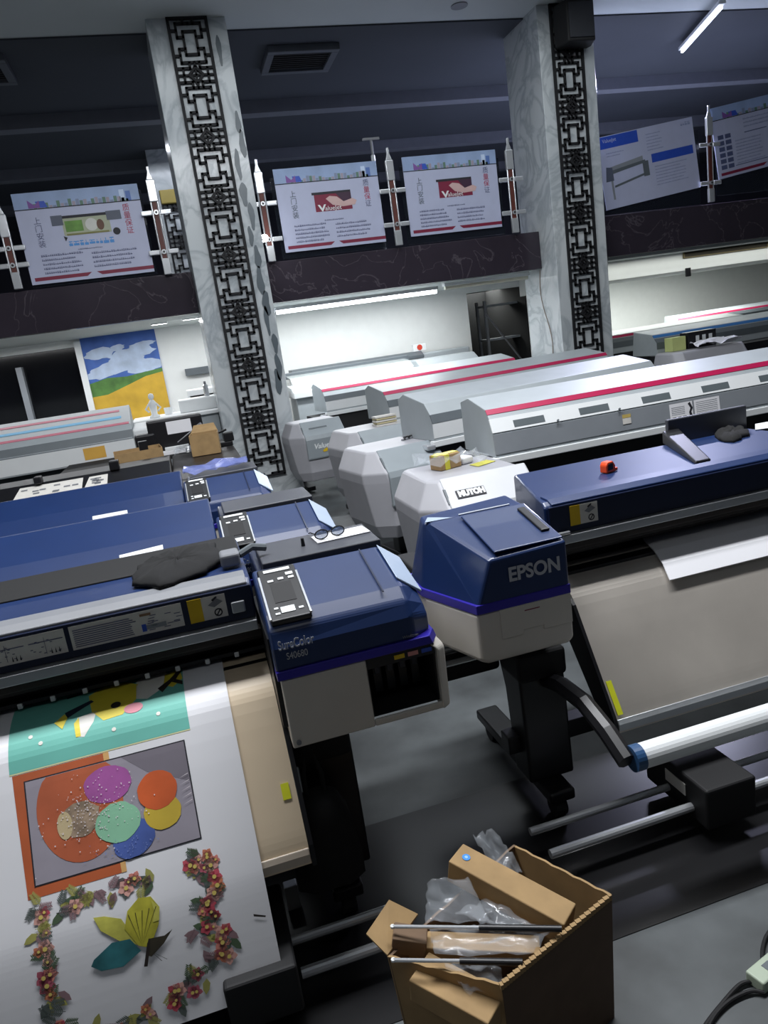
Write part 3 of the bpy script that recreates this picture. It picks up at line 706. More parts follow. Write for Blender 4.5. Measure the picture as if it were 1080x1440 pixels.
def strip_grid(x0, x1, s0, s1): return sorted(set([s0, s1]+[q for q in SL if s0 < q < s1]+[s0+(s1-s0)*i/6 for i in range(7)]))
sheet = MB()
def decal(pts, m, off):
    """flat outline in sheet coordinates, cut along the folds so that it follows the sheet"""
    bm = bmesh.new()
    vs = [bm.verts.new((x, s, 0)) for x, s in pts]
    try: bm.faces.new(vs)
    except ValueError: return
    lo, hi = min(p[1] for p in pts), max(p[1] for p in pts)
    for q in SL:
        if lo < q < hi:
            bmesh.ops.bisect_plane(bm, geom=bm.verts[:]+bm.edges[:]+bm.faces[:], plane_co=(0, q, 0), plane_no=(0, 1, 0))
    bmesh.ops.triangulate(bm, faces=bm.faces[:])
    for f in bm.faces: sheet.poly([pap(v.co.x, v.co.y, off) for v in f.verts], m)
    bm.free()
ss = strip_grid(0, 1, 0, 1.215)
sheet.mi(M_paper)
for a, b in zip(ss, ss[1:]):
    sheet.poly([pap(-1.13, a), pap(-.043, a), pap(-.043, b), pap(-1.13, b)], M_paper)
o1 = .0006
C = lambda n, h, **k: mat('ink_'+n, h, .55, **k)
# giraffe print
T0, T1, TX0, TX1 = -.02+.03, .404, -.725, -.18
decal([(TX0,T0),(TX1,T0),(TX1,T1),(TX0,T1)], C('teal', '#6ebcae', var=.06), o1)
yl = C('giraffe', '#e2cf3e', var=.1)
decal([(-.49,.17),(-.44,.13),(-.37,.135),(-.33,.17),(-.335,.25),(-.38,.30),(-.44,.305),(-.475,.26)], yl, o1*2)
decal([(-.335,.15),(-.29,.10),(-.245,.11),(-.225,.16),(-.26,.235),(-.30,.262),(-.335,.25)], C('cream_white', '#e6e4dc'), o1*2)
decal([(-.24,.15),(-.19,.13),(-.182,.2),(-.215,.235),(-.245,.215)], yl, o1*2.2)
for p in ([(-.265,.225),(-.225,.19),(-.212,.198),(-.25,.25)], [(-.228,.195),(-.195,.14),(-.183,.15),(-.205,.2)], [(-.205,.195),(-.182,.215),(-.183,.235),(-.22,.205)]): decal(p, C('dark_brown', '#2b2320'), o1*3)
decal(ell(-.4, .255, .016, .014), C('dark_brown', '#2b2320'), o1*3); decal(ell(-.345, .285, .03, .02), C('pink', '#d98a98'), o1*3)
decal([(-.56,.235),(-.48,.20),(-.47,.212),(-.55,.262)], C('dark_navy', '#1c2a3a'), o1*3); decal([(-.59,.27),(-.56,.24),(-.55,.26),(-.565,.30)], yl, o1*3)
decal([(-.52,.27),(-.46,.26),(-.47,.30),(-.5,.345),(-.525,.34)], C('cream_white', '#e6e4dc'), o1*2); decal([(-.53,.29),(-.515,.27),(-.51,.34),(-.525,.34)], yl, o1*3)
decal([(-.56,.145),(-.38,.11),(-.38,.118),(-.56,.158)], C('dark_navy', '#1c2a3a'), o1*3)
for x, s in ((-.66,.3),(-.63,.33),(-.41,.345),(-.27,.33)): decal(ell(x, s, .007, .007, 8), C('cream_white', '#e6e4dc'), o1*3)
decal([(TX0+.0,T1),(TX1,T1),(TX1,T1+.004),(TX0,T1+.004)], C('pale_yellow', '#ddd9a8'), o1)
# balloon print
orange = C('orange', '#bd6038', var=.12)
decal([(-.718,.41),(-.44,.41),(-.43,.764),(-.708,.764)], orange, o1)
decal([(-.452,.409),(-.435,.409),(-.43,.764),(-.445,.764)], C('peach', '#e0b070'), o1*1.5)
X0, X1, S0, S1 = -.683, -.207, .437, .731
decal([(X0-.004,S0-.004),(X1+.004,S0-.004),(X1+.004,S1+.004),(X0-.004,S1+.004)], M_ink, o1*2)
decal([(X0,S0),(X1,S0),(X1,S1),(X0,S1)], C('warm_grey', '#9d97a2', var=.08), o1*3)
decal([(-.40,S0),(X1,S0),(X1,.56),(-.33,.50)], C('shade_grey', '#7c7680', var=.06), o1*3.4)
disc = [(x, min(max(s, S0+.001), S1-.001)) for x, s in ell(-.535, .545, .125, .16, 40)]
decal(disc, C('disc_orange', '#b9603f', var=.18), o1*4)
decal(ell(-.45, .505, .07, .055, 28, 0, .03), C('violet_balloon', '#a4589c', var=.25), o1*5)
decal(ell(-.54, .585, .06, .05, 28, 0, .08), C('taupe_balloon', '#9a8672', var=.4, scale=30), o1*5); decal(ell(-.585, .59, .022, .04, 20), C('pale_balloon', '#cbb890'), o1*5.5)
decal(ell(-.395, .68, .065, .05, 28, -.4, .03), C('blue_balloon', '#4c62a8', var=.25), o1*5)
decal(ell(-.435, .622, .066, .058, 28, 0, .03), C('mint_balloon', '#8fc7a5', var=.12), o1*6)
decal(ell(-.308, .56, .06, .058, 28, 0, .02), C('orange_balloon', '#cf5f30', var=.2), o1*6); decal(ell(-.303, .628, .056, .05, 28, 0, .02), C('yellow_balloon', '#cdb140', var=.15), o1*5.5)
rr = random.Random(11)
for k in range(230):
    x = rr.gauss(-.5, .055); s = rr.gauss(.575, .05); r = rr.uniform(.0008, .0024)
    if X0 < x < X1 and S0 < s < S1: decal(ell(x, s, r, r, 5), C('spray_white', '#e5dde0'), o1*8)
for k in range(60):
    x = rr.gauss(-.42, .05); s = rr.gauss(.70, .014); r = rr.uniform(.0008, .002)
    if X0 < x < X1 and S0 < s < S1: decal(ell(x, s, r, r, 5), C('spray_blue', '#7f90c8'), o1*8)
for k in range(5): decal([(-.24,.545+.02*k),(-.21,.535+.02*k),(-.21,.537+.02*k)], C('spray_white', '#e5dde0'), o1*8)
# floral border and butterfly
FX0, FX1, FS0, FS1 = -.70, -.175, .78, 1.18
def leaf(x, s, L, w, a, m, k=5):
    ca, sa = math.cos(a), math.sin(a)
    pts = [(0,0),(L*.3,w),(L*.7,w*.8),(L,0),(L*.7,-w*.8),(L*.3,-w)]
    decal([(x+p*ca-q*sa, s+p*sa+q*ca) for p, q in pts], m, o1*k)
def flower(x, s, r, m, c):
    for i in range(5): leaf(x, s, r, r*.42, i*1.2566+rr.uniform(0, .5), m, 4)
    decal(ell(x, s, r*.25, r*.25, 8), c, o1*6)
def fern(x, s, L, a, m):
    ca, sa = math.cos(a), math.sin(a)
    decal([(x-.001*sa, s+.001*ca), (x+L*ca, s+L*sa), (x+.001*sa, s-.001*ca)], m, o1*4)
    for i in range(7):
        u = L*(.15+.8*i/7)
        for sg in (-1, 1): leaf(x+u*ca, s+u*sa, L*.42*(1-.5*i/7), L*.045, a+sg*.9, m, 4)
FL = [C('rose', '#c0505e', var=.25, scale=40), C('salmon', '#d98a7c', var=.25, scale=40), C('coral', '#cf8060', var=.2, scale=40), C('blush', '#d9a59a', var=.15, scale=40), C('wine', '#ad5868', var=.2, scale=40)]
LF = [C('leaf_green', '#4d6047', var=.2), C('olive', '#a3a05a', var=.2), C('slate_leaf', '#57605c', var=.2), C('mauve_leaf', '#8a6f74', var=.2)]
ct = C('pollen', '#d9c36a')
def clump(x, s, n, sp, leaves=2, big=1.0):
    for i in range(leaves+2):
        a = rr.uniform(0, 6.28)
        if rr.random() < .45: fern(x+rr.uniform(-sp, sp), s+rr.uniform(-sp, sp), .045*big, a, rr.choice(LF))
        else: leaf(x+rr.uniform(-sp, sp), s+rr.uniform(-sp, sp), .045*big, .011*big, a, rr.choice(LF), 3)
    for i in range(n): flower(x+rr.uniform(-sp, sp), s+rr.uniform(-sp, sp), rr.uniform(.014, .027)*big, rr.choice(FL), ct)
for x, s, n, sp, lv in ((-.20,.80,5,.03,4),(-.235,.81,3,.02,3),(-.2,.86,2,.02,4),(-.21,.9,3,.02,4),(-.235,.93,2,.02,3),(-.20,.96,3,.025,3),(-.185,1.02,4,.02,3),(-.2,1.08,3,.02,3),(-.25,.99,1,.02,3),(-.25,1.1,0,.02,3),
                        (-.43,.795,3,.02,2),(-.38,.80,0,.02,5),(-.48,.80,0,.015,3),(-.58,.80,1,.02,4),(-.54,.80,0,.02,3),(-.67,.80,2,.02,2),(-.63,.81,0,.02,4),
                        (-.68,.86,1,.02,4),(-.68,.92,3,.02,2),(-.68,.98,3,.02,3),(-.68,1.04,1,.02,5),(-.67,1.1,3,.025,3),(-.66,1.16,4,.025,2),
                        (-.3,1.12,3,.025,3),(-.36,1.14,4,.02,2),(-.43,1.15,2,.02,3),(-.5,1.16,1,.02,4),(-.57,1.17,1,.02,4),(-.6,1.18,2,.02,2)): clump(x, s, n, sp, lv)
bt = [C('wing_yellow', '#b7b13c', var=.25, scale=20), C('wing_teal', '#2f6d74', var=.35, scale=16), C('wing_pale', '#c8c45a', var=.2, scale=20), C('wing_dark', '#3a3528', var=.3, scale=20)]
decal([(-.43,.97),(-.46,.915),(-.445,.87),(-.41,.845),(-.375,.85),(-.355,.885),(-.365,.93),(-.4,.985)], bt[0], o1*5)
decal([(-.425,.97),(-.47,.95),(-.525,.90),(-.54,.86),(-.51,.865),(-.465,.885)], bt[2], o1*4)
decal([(-.425,.985),(-.45,.945),(-.50,.94),(-.555,.97),(-.565,.985),(-.54,1.005),(-.48,1.012)], bt[1], o1*5)
decal([(-.415,1.0),(-.40,.96),(-.355,.965),(-.33,.955),(-.36,.985),(-.4,1.01)], bt[3], o1*6)
decal([(-.375,.86),(-.355,.885),(-.362,.92),(-.38,.92),(-.372,.89)], bt[2], o1*6)
decal([(-.425,1.03),(-.405,.97),(-.395,.96),(-.405,1.0),(-.415,1.032)], C('dark_brown', '#2b2320'), o1*7)
for k in range(5): decal([(-.42,.975),(-.445+.02*k,.88),(-.443+.02*k,.88)], C('dark_brown', '#2b2320'), o1*6.5)
for k in (-.375, -.36): decal([(-.4,.995),(k,1.03),(k+.002,1.03)], C('dark_brown', '#2b2320'), o1*6)
decal([(-.095,.985),(-.06,1.0),(-.062,1.004),(-.095,.992)], C('dark_brown', '#2b2320'), o1*4)
o = sheet.build('printed_sheet', M_paper, recalc=False)
tag(o, 'long white printed sheet with giraffe, balloons and butterfly, hanging from the front left printer', 'printed sheet')

# paper on right printer
m = MB()
W0 = [(.46,.985),(.36,.975),(.258,.960),(.185,.925),(.13,.872)]
rings = []
for (y, z), xl in zip(W0, (1.84,1.80,1.775,1.762,1.752)):
    y += 2.32
    rings.append([(xl,y,z),(2.76,y,z),(2.76,y-.002,z+.004),(xl,y-.002,z+.004)])
m.loft(rings)
tag(m.build('blank_sheet', M_paper), 'blank white sheet lying over the top of the right printer silver front', 'paper sheet')
#@@REST2@@

# ================================================================== MUTOH PRINTERS
def mutoh(label, loc, rz, tower, hood, group='grey printers in the right rows', logo=None, stripe=True, slots=False, fold=False):
    """tower = (x0,x1,y0,y1) local; hood = (x0, x1, y_front) local"""
    t = thing('wide_format_printer', label, 'printer', loc, rz, group)
    x0, x1, y0, y1 = tower
    def ring(z, a, b, c, d, ch):
        return [(a+ch,c,z),(b,c,z),(b,d,z),(a+ch*.6,d,z),(a,d-ch*.6,z),(a,c+ch,z)]
    R = [ring(.30, x0+.10, x1, y0+.06, y1-.02, .10), ring(.42, x0+.05, x1, y0+.01, y1, .14), ring(.80, x0, x1, y0, y1, .17), ring(.88, x0, x1, y0+.01, y1, .16), ring(1.035, x0+.09, x1-.02, y0+.17, y1-.03, .07), ring(1.05, x0+.11, x1-.03, y0+.19, y1-.04, .06)]
    MB().loft(R).build('end_cover', M_tower, t, bevel=.012)
    f = MB()
    f.prism_x([(y0+.19,1.062),(y0+.0,.89),(y0-.02,.84),(y0-.02,.60),(y0-.005,.58),(y0+.02,.6),(y0+.02,.83),(y0+.05,.88),(y0+.215,1.04)], x0+.17, x1+.015)
    f.build('front_panel', mat('pale_front_panel', '#bfc1c5', .4, var=.03) if logo == 'MUTOH' else mat('cool_grey_panel', '#8f979c', .35, var=.04), t, bevel=.012)
    MB().prism_x([(y0+.13,1.0),(y0+.115,1.0),(y0+.04,.92),(y0+.06,.92)], x0+.165, x0+.18).build('grip_slot', M_band, t)
    fr = frame((x0+.28, y0-.0065, .76), (1,0,0), (0,0,1))
    fs = frame((x0+.24, y0+.058, .9455), (1,0,0), (0,.19,.172))
    if logo == 'MUTOH':
        pl = MB().box(-.006, .19, -.010, .055, .0, .003).build('logo_plate', M_ink, t, bevel=.002); pl.matrix_local = fs
        text_mesh('MUTOH', .057, M_wht, 'lettering', t, frame((x0+.247, y0+.0595, .952), (1,0,0), (0,.19,.172)), sx=.86, bold=.0045)
    if logo == 'ValueJet':
        text_mesh('ValueJet', .09, M_wht, 'lettering', t, frame((x0+.26, y0-.0215, .72), (1,0,0), (0,0,1)), shear=.25, bold=.002)
        MB().prism_y(ell(x0+.42, .69, .05, .02, 14, .3), y0-.024, y0-.021, M_ylw).prism_y(ell(x0+.47, .735, .02, .045, 12, -.5), y0-.0238, y0-.021, M_blk).build('logo_mark', M_ylw, t)
        pl = MB().box(.02, .26, .03, .05, 0, .003).build('grip_label', M_band, t); pl.matrix_local = fs
    # hood
    a, b, hy = hood
    P = [(.0,1.05),(.0,1.20),(.03,1.275),(.12,1.375),(.5,1.45),(.62,1.40),(.62,1.05)]
    if fold: P = [(.0,1.05),(.015,1.22),(.06,1.32),(.11,1.385),(.42,1.455),(.58,1.42),(.58,1.05)]
    P = [(hy+y, z) for y, z in P]
    MB().prism_x(P, a, b).build('hood', M_lg, t, bevel=.006)
    if not fold:
        MB().prism_x([(hy-.004,1.205),(hy+.026,1.279),(hy+.036,1.275),(hy+.006,1.203)], a-.003, b+.003).build('grey_band', M_band, t)
        MB().prism_x([(hy-.003,1.075),(hy-.003,1.2),(hy+.004,1.2),(hy+.004,1.075)], a-.003, b+.003).build('white_face', M_wht, t)
    else:
        MB().prism_x([(hy+.012,1.228),(hy+.056,1.322),(hy+.066,1.318),(hy+.022,1.225)], a-.003, b+.003).build('white_face', M_wht, t)
        MB().prism_x([(hy-.003,1.075),(hy+.011,1.216),(hy+.02,1.215),(hy+.006,1.075)], a-.003, b+.003).build('grey_face', M_mg, t)
    if stripe:
        q = [(.06,1.32),(.11,1.385)] if fold else [(.03,1.275),(.12,1.375)]
        def pt(u, o=0): 
            dy, dz = q[1][0]-q[0][0], q[1][1]-q[0][1]; L = math.hypot(dy, dz)
            return (hy+q[0][0]+dy*u-dz/L*o, q[0][1]+dz*u+dy/L*o)
        u0 = .45 if fold else .62
        MB().prism_x([pt(u0,-.002), pt(u0,.004), pt(.97,.004), pt(.97,-.002)], a-.002, b).build('red_stripe', M_red, t)
    MB().prism_x([(hy-.012,1.0),(hy-.012,1.052),(hy+.05,1.052),(hy+.05,1.0)], a-.02, b+.02).build('lower_trim', M_wht, t, bevel=.005)
    MB().box(x1-.06, b, hy+.02, hy+.56, .72, 1.0).build('chassis', M_blkm, t, bevel=.01)
    MB().box(a-.09, a-.005, hy-.02, hy+.08, .985, 1.03).build('hinge', M_steel, t, bevel=.012)
    for xx in (x0+.35, b-.35):
        l = MB().box(xx-.05, xx+.05, hy+.2, hy+.32, .1, .74).build('leg', M_blk, t, bevel=.01)
        MB().box(xx-.06, xx+.06, hy-.2, hy+.6, .04, .1).build('foot', M_blk, l, bevel=.01)
    if slots:
        for k in range(5):
            xx = a+.17+k*.52
            MB().prism_x([(hy+.017,1.243),(hy+.038,1.29),(hy+.048,1.287),(hy+.027,1.24)], xx, xx+.24).build('grip_recess', mat('recess_grey', '#5b6367', .5), t)
        for xx in (a+.5, a+1.0):
            MB().tube((xx, hy+.005, 1.235), (xx, hy-.005, 1.24), .008, n=10).build('screw', M_band, t)
        def face(z): return hy+.0-.0055+(z-1.075)*.1
        def label(name, xa, xb, z0, z1, m, extra=None):
            s = MB().poly([(xa,face(z0)-.001,z0),(xb,face(z0)-.001,z0),(xb,face(z1)-.001,z1),(xa,face(z1)-.001,z1)], m)
            for e in extra or (): s.poly([(p[0],face(p[1])-.002,p[1]) for p in e[0]], e[1])
            return s.build(name, m, t)
        label('yellow_label', a+1.02, a+1.09, 1.12, 1.19, M_paper2, [([(a+1.02,1.165),(a+1.09,1.165),(a+1.09,1.19),(a+1.02,1.19)], mat('mustard_ink', '#bfa860', .5))])
        xs = a+1.42
        rows = [([(xs+.015,1.17-k*.013),(xs+.13,1.17-k*.013),(xs+.13,1.173-k*.013),(xs+.015,1.173-k*.013)], M_mg) for k in range(5)]
        rows += [([(xs+.02+.045*k,1.09),(xs+.05+.045*k,1.09),(xs+.05+.045*k,1.10),(xs+.02+.045*k,1.10)], M_ink) for k in range(3)]
        rows += [([(xs+.17,1.085),(xs+.195,1.085),(xs+.185,1.12),(xs+.2,1.15),(xs+.18,1.195),(xs+.16,1.185),(xs+.18,1.15),(xs+.165,1.12)], M_ink)]
        label('paper_notice', xs, xs+.20, 1.08, 1.20, M_paper, rows)
        rows = [([(xs+.23,1.18-k*.014),(xs+.42,1.18-k*.014),(xs+.42,1.183-k*.014),(xs+.23,1.183-k*.014)], M_mg) for k in range(7)]
        label('paper_notice', xs+.215, xs+.44, 1.08, 1.20, M_paper, rows)
    return t
mutoh('grey printer with a white front plate reading MUTOH, nearest of the grey ones', (1.30, 4.18, 0), 0, (0,.76,0,.82), (.73,3.7,.54), logo='MUTOH', slots=True, fold=True)
mutoh('grey printer second in the right row, black clip on its end cover', (1.36, 5.72, 0), .17, (0,.72,.05,.85), (.68,3.30,.12), stripe=False)
mutoh('grey printer third in the right row, small yellow stack on its end cover', (1.55, 7.25, 0), .17, (0,.70,0,.80), (.76,4.0,.58))
mutoh('grey printer furthest back of the right row, front panel reading ValueJet', (1.22, 9.15, 0), .10, (0,.70,0,.68), (.80,3.95,.98), logo='ValueJet')

# printer with a clear cover behind the last grey one
t = thing('clear_cover_printer', 'white printer under a clear acrylic cover, just right of the left column', 'printer', (1.72, 11.75, 0), .05)
MB().prism_x([(0,1.2),(0,1.3),(.15,1.36),(.6,1.4),(.6,1.2)], 0, 2.2).build('bed', M_wht, t, bevel=.01)
MB().prism_x([(.02,1.3),(.05,1.42),(.2,1.52),(.55,1.56),(.56,1.55),(.21,1.51),(.06,1.41),(.03,1.3)], .02, 2.1).build('clear_cover', M_acryl, t)
MB().box(0, 2.2, .5, .62, 1.5, 1.60).build('dark_beam', M_band, t, bevel=.01)
MB().box(.05, 2.9, .1, .6, .5, 1.2).build('body', M_lg, t, bevel=.01)
MB().prism_x([(.0,1.2),(.0,1.38),(.2,1.5),(.6,1.5),(.6,1.2)], 2.2, 3.3).build('end_cover', M_lg, t, bevel=.02)
for xx in (.3, 2.6): MB().box(xx, xx+.1, .2, .4, .0, .5).build('leg', M_blk, t)
t = thing('low_printer', 'white printer with a long dark top band against the back wall, middle bay', 'printer', (1.9, 12.74, 0), .008)
MB().box(.0, 2.9, 0, .4, .6, 1.5).build('body', M_wht, t, bevel=.02)
MB().prism_x([(-.01,1.5),(-.01,1.56),(.1,1.62),(.4,1.62),(.4,1.5)], 0, 2.4).build('dark_top', M_band, t, bevel=.006)
MB().box(2.4, 3.3, 0, .4, .6, 1.58).build('end_cover', M_lg, t, bevel=.03)
for xx in (.3, 2.6): MB().box(xx, xx+.1, .1, .3, .0, .6).build('leg', M_blk, t)
p = at_y(595, 497, 12.7)
t = thing('red_badge_box', 'small white carton with a round red badge on the far printer, middle bay', 'carton', (p.x, 12.9, 1.621))
MB().box(-.12, .12, -.05, .05, 0, .12).build('carton', M_wht, t, bevel=.006)
MB().prism_y(ell(0, .065, .05, .05, 20), -.054, -.05).build('badge', mat('badge_red', '#c8402c', .5), t)

# ------------------------------------------------ right bay printers
def bay_printer(label, x0, x1, y, tower_w, stripe, blue=False, hd=0, hx=.7):
    t = thing('wide_format_printer', label, 'printer', (x0, y, 0), .05, 'grey printers in the right bay'); L = x1-x0
    def ring(z, a, b, c, d, ch): return [(a+ch,c,z),(b-ch,c,z),(b,c+ch,z),(b,d,z),(a,d,z),(a,c+ch,z)]
    MB().loft([ring(.4, .03, tower_w-.03, .03, .6, .1), ring(.95, 0, tower_w, 0, .62, .12), ring(1.12, .03, tower_w-.03, .1, .6, .1), ring(1.15, .05, tower_w-.05, .13, .58, .08)]).build('end_cover', M_tower, t, bevel=.015)
    MB().prism_x([(q+hd,z) for q,z in ((.25,1.1),(.25,1.3),(.36,1.42),(.8,1.48),(.85,1.1))], tower_w*hx, L).build('hood', M_lg, t, bevel=.01)
    MB().prism_x([(q+hd,z) for q,z in ((.246,1.2),(.246,1.3),(.3,1.36),(.306,1.355),(.255,1.295),(.255,1.2))], tower_w*hx-.003, L).build('grey_band', M_band, t)
    MB().prism_x([(q+hd,z) for q,z in ((.31,1.372),(.345,1.410),(.352,1.404),(.317,1.366))], tower_w*hx, L).build('red_stripe' if not blue else 'blue_stripe', M_sblue if blue else M_red, t)
    MB().box(.1, L, .3, .8, .75, 1.1).build('chassis', M_blk, t)
    for xx in (.2, L-.3): MB().box(xx, xx+.1, .3, .5, 0, .75).build('leg', M_blk, t)
    return t
bay_printer('grey printer in the right bay, crumpled white paper on its end cover', 6.95, 11.6, 9.2, 1.35, True, True, .42, .1)
bay_printer('grey printer in the right bay, just right of the right column base', 6.05, 10.4, 11.3, .95, True)
bay_printer('far grey printer against the right bay back wall, red striped hood', 10.6, 16.5, 14.6, 1.0, True)
# paper and boxes on them
def crumple(label, name, c, w, h, z, m, cat, seed, amp=.04, group=None, n=7):
    r = random.Random(seed); mb = MB(); g = [[None]*n for _ in range(n)]
    for i in range(n):
        for j in range(n):
            g[i][j] = len(mb.v); mb.v.append((c[0]+(i/(n-1)-.5)*w+r.uniform(-.02,.02)*w, c[1]+(j/(n-1)-.5)*h+r.uniform(-.02,.02)*h, z+r.uniform(0, amp)+amp*.2))
    for i in range(n-1):
        for j in range(n-1): mb.f.append((g[i][j], g[i+1][j], g[i+1][j+1], g[i][j+1])); mb.m.append(0)
    o = mb.build(name, m, recalc=False); md = o.modifiers.new('solid', 'SOLIDIFY'); md.thickness = .003
    return tag(o, label, cat, group)
crumple('crumpled white paper draped over the end cover in the right bay', 'crumpled_paper', (7.75, 9.44), .75, .22, 1.155, M_paper, 'paper', 3, .10)
crumple('white paper sheet lying on the printer end cover beside the right column', 'paper_sheet', (6.5, 11.6), .7, .4, 1.155, M_paper, 'paper', 4, .05)
t = thing('striped_box', 'small black and white striped box behind the crumpled paper at right', 'box', (7.66, 9.72, 1.152), .05)
MB().box(-.26, .26, -.09, .09, 0, .24).build('carton', M_blk, t, bevel=.008)
for k in range(3): MB().box(-.12+k*.12, -.06+k*.12, -.094, -.09, .04, .18).build('white_bar', M_wht, t)
tag(MB().box(-.12, .12, -.09, .09, 0, .20).build('lime_carton', mat('pale_lime_card', '#c8d18a', .6), loc=(7.24, 9.7, 1.152), bevel=.006), 'pale lime green carton left of the striped box at right', 'carton')
t = thing('framed_notice', 'small framed notice standing beside the foot of the right column', 'notice', (6.62, 10.9, 1.1)); t.location.z = 1.46
t.location = (6.75, 11.75, 1.45)
MB().box(-.16, .16, -.02, .02, 0, .3).build('frame', mat('beige_frame', '#a8a498', .5), t, bevel=.005)
MB().box(-.12, .12, -.023, -.02, .04, .26).build('sheet', M_paper, t)
for k in range(3): MB().box(-.08+k*.06, -.05+k*.06, -.025, -.023, .08, .2).build('print_bar', M_mg, t)

# ================================================================== LEFT REAR
t = thing('striped_printer', 'white printer at left with red and blue stripes along its hood', 'printer', (-4.6, 8.6, 0), .03, None)
L = 4.0
P = [(0,1.06),(0,1.27),(.06,1.36),(.16,1.42),(.9,1.60),(1.1,1.55),(1.1,1.06)]
MB().prism_x(P, 0, L).build('hood', M_lg, t, bevel=.008)
MB().prism_x([(-.004,1.262),(.056,1.364),(.066,1.358),(.006,1.256)], 0, L+.003).build('grey_band', M_band, t)
MB().prism_x([(-.004,1.08),(-.004,1.262),(.004,1.262),(.004,1.08)], 0, L+.003).build('white_face', M_wht, t)
def st(y0, y1, m, n, xr):
    f = lambda y: 1.42+(y-.16)/.74*.18+.004
    MB().prism_x([(y0,f(y0)),(y1,f(y1)),(y1,f(y1)-.01),(y0,f(y0)-.01)], 0, xr).build(n, m, t)
st(.17, .24, M_red, 'red_stripe', L-.02); st(.42, .5, M_cyan, 'blue_stripe', L-.10); st(.68, .75, M_red, 'red_stripe', L-.12)
MB().box(L+.0, L+.30, .05, 1.0, 1.0, 1.36).build('end_cover', M_wht, t, bevel=.03)
MB().box(0, L, .1, .9, .6, 1.06).build('chassis', M_band, t)
MB().poly([(3.45,-.006,1.11),(3.68,-.006,1.11),(3.68,-.006,1.24),(3.45,-.006,1.24)], mat('amber_label', '#d9a94e', .5)).build('amber_sticker', M_ylw, t)
MB().poly([(2.2,-.006,1.1),(2.36,-.006,1.1),(2.36,-.006,1.22),(2.2,-.006,1.22)], mat('faded_label', '#a8a29e', .6)).build('faded_sticker', M_ylw, t)
for xx in (.3, 3.4): MB().box(xx, xx+.1, .3, .5, 0, .6).build('leg', M_blk, t)
# white counter with figurine
t = thing('white_counter', 'white counter in front of the landscape mural', 'counter', (-.6, 10.4, 0))
MB().box(-.1, 1.1, 0, .8, 1.28, 1.33).build('top', M_wht, t, bevel=.01)
MB().box(-.05, 1.05, .05, .75, 0, 1.28).build('body', M_lg, t, bevel=.01)
MB().box(.55, 1.1, .3, .8, 1.33, 1.5).build('raised_shelf', M_wht, t, bevel=.01)
p = at_y(217, 580, 10.7)
t = thing('figurine', 'small white figurine on the white counter under the mural', 'figurine', (p.x, 10.65, 1.331))
MB().lathe((0,0,0), [(.07,0),(.07,.02),(.04,.05),(.05,.14),(.055,.2),(.03,.24),(.001,.25)], n=14).build('body', M_wht, t, smooth=True)
MB().lathe((0,0,.24), [(.001,0),(.035,.02),(.04,.05),(.03,.085),(.001,.095)], n=14).build('head', M_wht, t, smooth=True)
MB().path([(.05,-.02,.19),(.1,-.04,.13),(.06,-.08,.09)], .014).build('arm', M_wht, t)
MB().path([(-.05,-.02,.19),(-.1,-.04,.13),(-.06,-.08,.09)], .014).build('arm', M_wht, t)
t = thing('spray_can', 'small white spray can standing on the raised counter shelf', 'can', (.36, 10.9, 1.501))
MB().lathe((0,0,0), [(.001,0),(.035,0),(.035,.15),(.02,.17),(.001,.17)], n=16).build('can', M_alu, t)
MB().lathe((0,0,.17), [(.001,0),(.018,0),(.018,.04),(.001,.04)], n=12).build('cap', M_grey, t)
t = thing('mug', 'small white mug beside the figurine on the counter', 'mug', (-.21, 10.85, 1.331))
MB().lathe((0,0,0), [(.001,0),(.05,0),(.055,.1),(.048,.1),(.043,.01),(.001,.01)], n=18).build('cup', M_wht, t)
MB().path([(.052,0,.08),(.09,0,.075),(.09,0,.035),(.05,0,.03)], .008).build('handle', M_wht, t)
t = thing('layered_printer', 'white and black layered printer behind the counter, left of the left column', 'printer', (.1, 11.9, 0))
for z, mm, dx in ((1.0, M_wht, 0), (1.12, M_blk, .02), (1.26, M_wht, 0), (1.38, M_band, .03), (1.46, M_wht, .0)):
    MB().box(dx, 1.5, 0, .5, z, z+.12).build('layer', mm, t, bevel=.008)
for xx in (.1, 1.3): MB().box(xx, xx+.08, .1, .4, 0, 1.0).build('leg', M_blk, t)
tag(MB().box(.15, 1.4, 13.1, 13.19, 1.78, 1.90).build('wall_ledge', M_band, bevel=.006), 'narrow grey ledge on the white wall right of the mural', 'ledge')

# black printer at the left
t = thing('black_flat_printer', 'long black printer behind the blue ones at left, torn label sheets on its front', 'printer', (-4.2, 6.05, 0), .0)
MB().prism_x([(0,.3),(0,1.0),(.1,1.06),(.6,1.2),(1.0,1.2),(1.0,.3)], 0, 4.0).build('body', M_blk, t, bevel=.012)
MB().prism_x([(-.06,.3),(-.06,1.02),(.0,1.1),(1.6,1.12),(1.6,.3)], 4.0, 4.62).build('end_cover', mat('brown_black_cover', '#1b1718', .4), t, bevel=.015)
MB().prism_x([(.06,1.05),(.06,1.062),(.2,1.10),(.2,1.085)], 0, 4.0).build('blue_grey_ledge', mat('slate_ledge', '#33404c', .4), t)
def onface(x, u): return (x, .1+.5*u-.002, 1.06+.14*u+.004)
for a, b, u0, u1 in ((2.75,3.28,.42,.88),(3.30,3.48,.45,.86)):
    s = MB().poly([onface(a,u0), onface(b,u0+.02), onface(b,u1), onface(a+.03,u1)], M_paper2)
    r = random.Random(3)
    for k in range(9):
        xx = r.uniform(a+.04, b-.08); u = r.uniform(u0+.06, u1-.1); q = [onface(xx,u), onface(xx+.05,u), onface(xx+.05,u+.05), onface(xx,u+.05)]
        s.poly([(x,y-.001,z+.002) for x, y, z in q], M_grey)
    s.build('label_sheet', M_paper2, t, recalc=False)
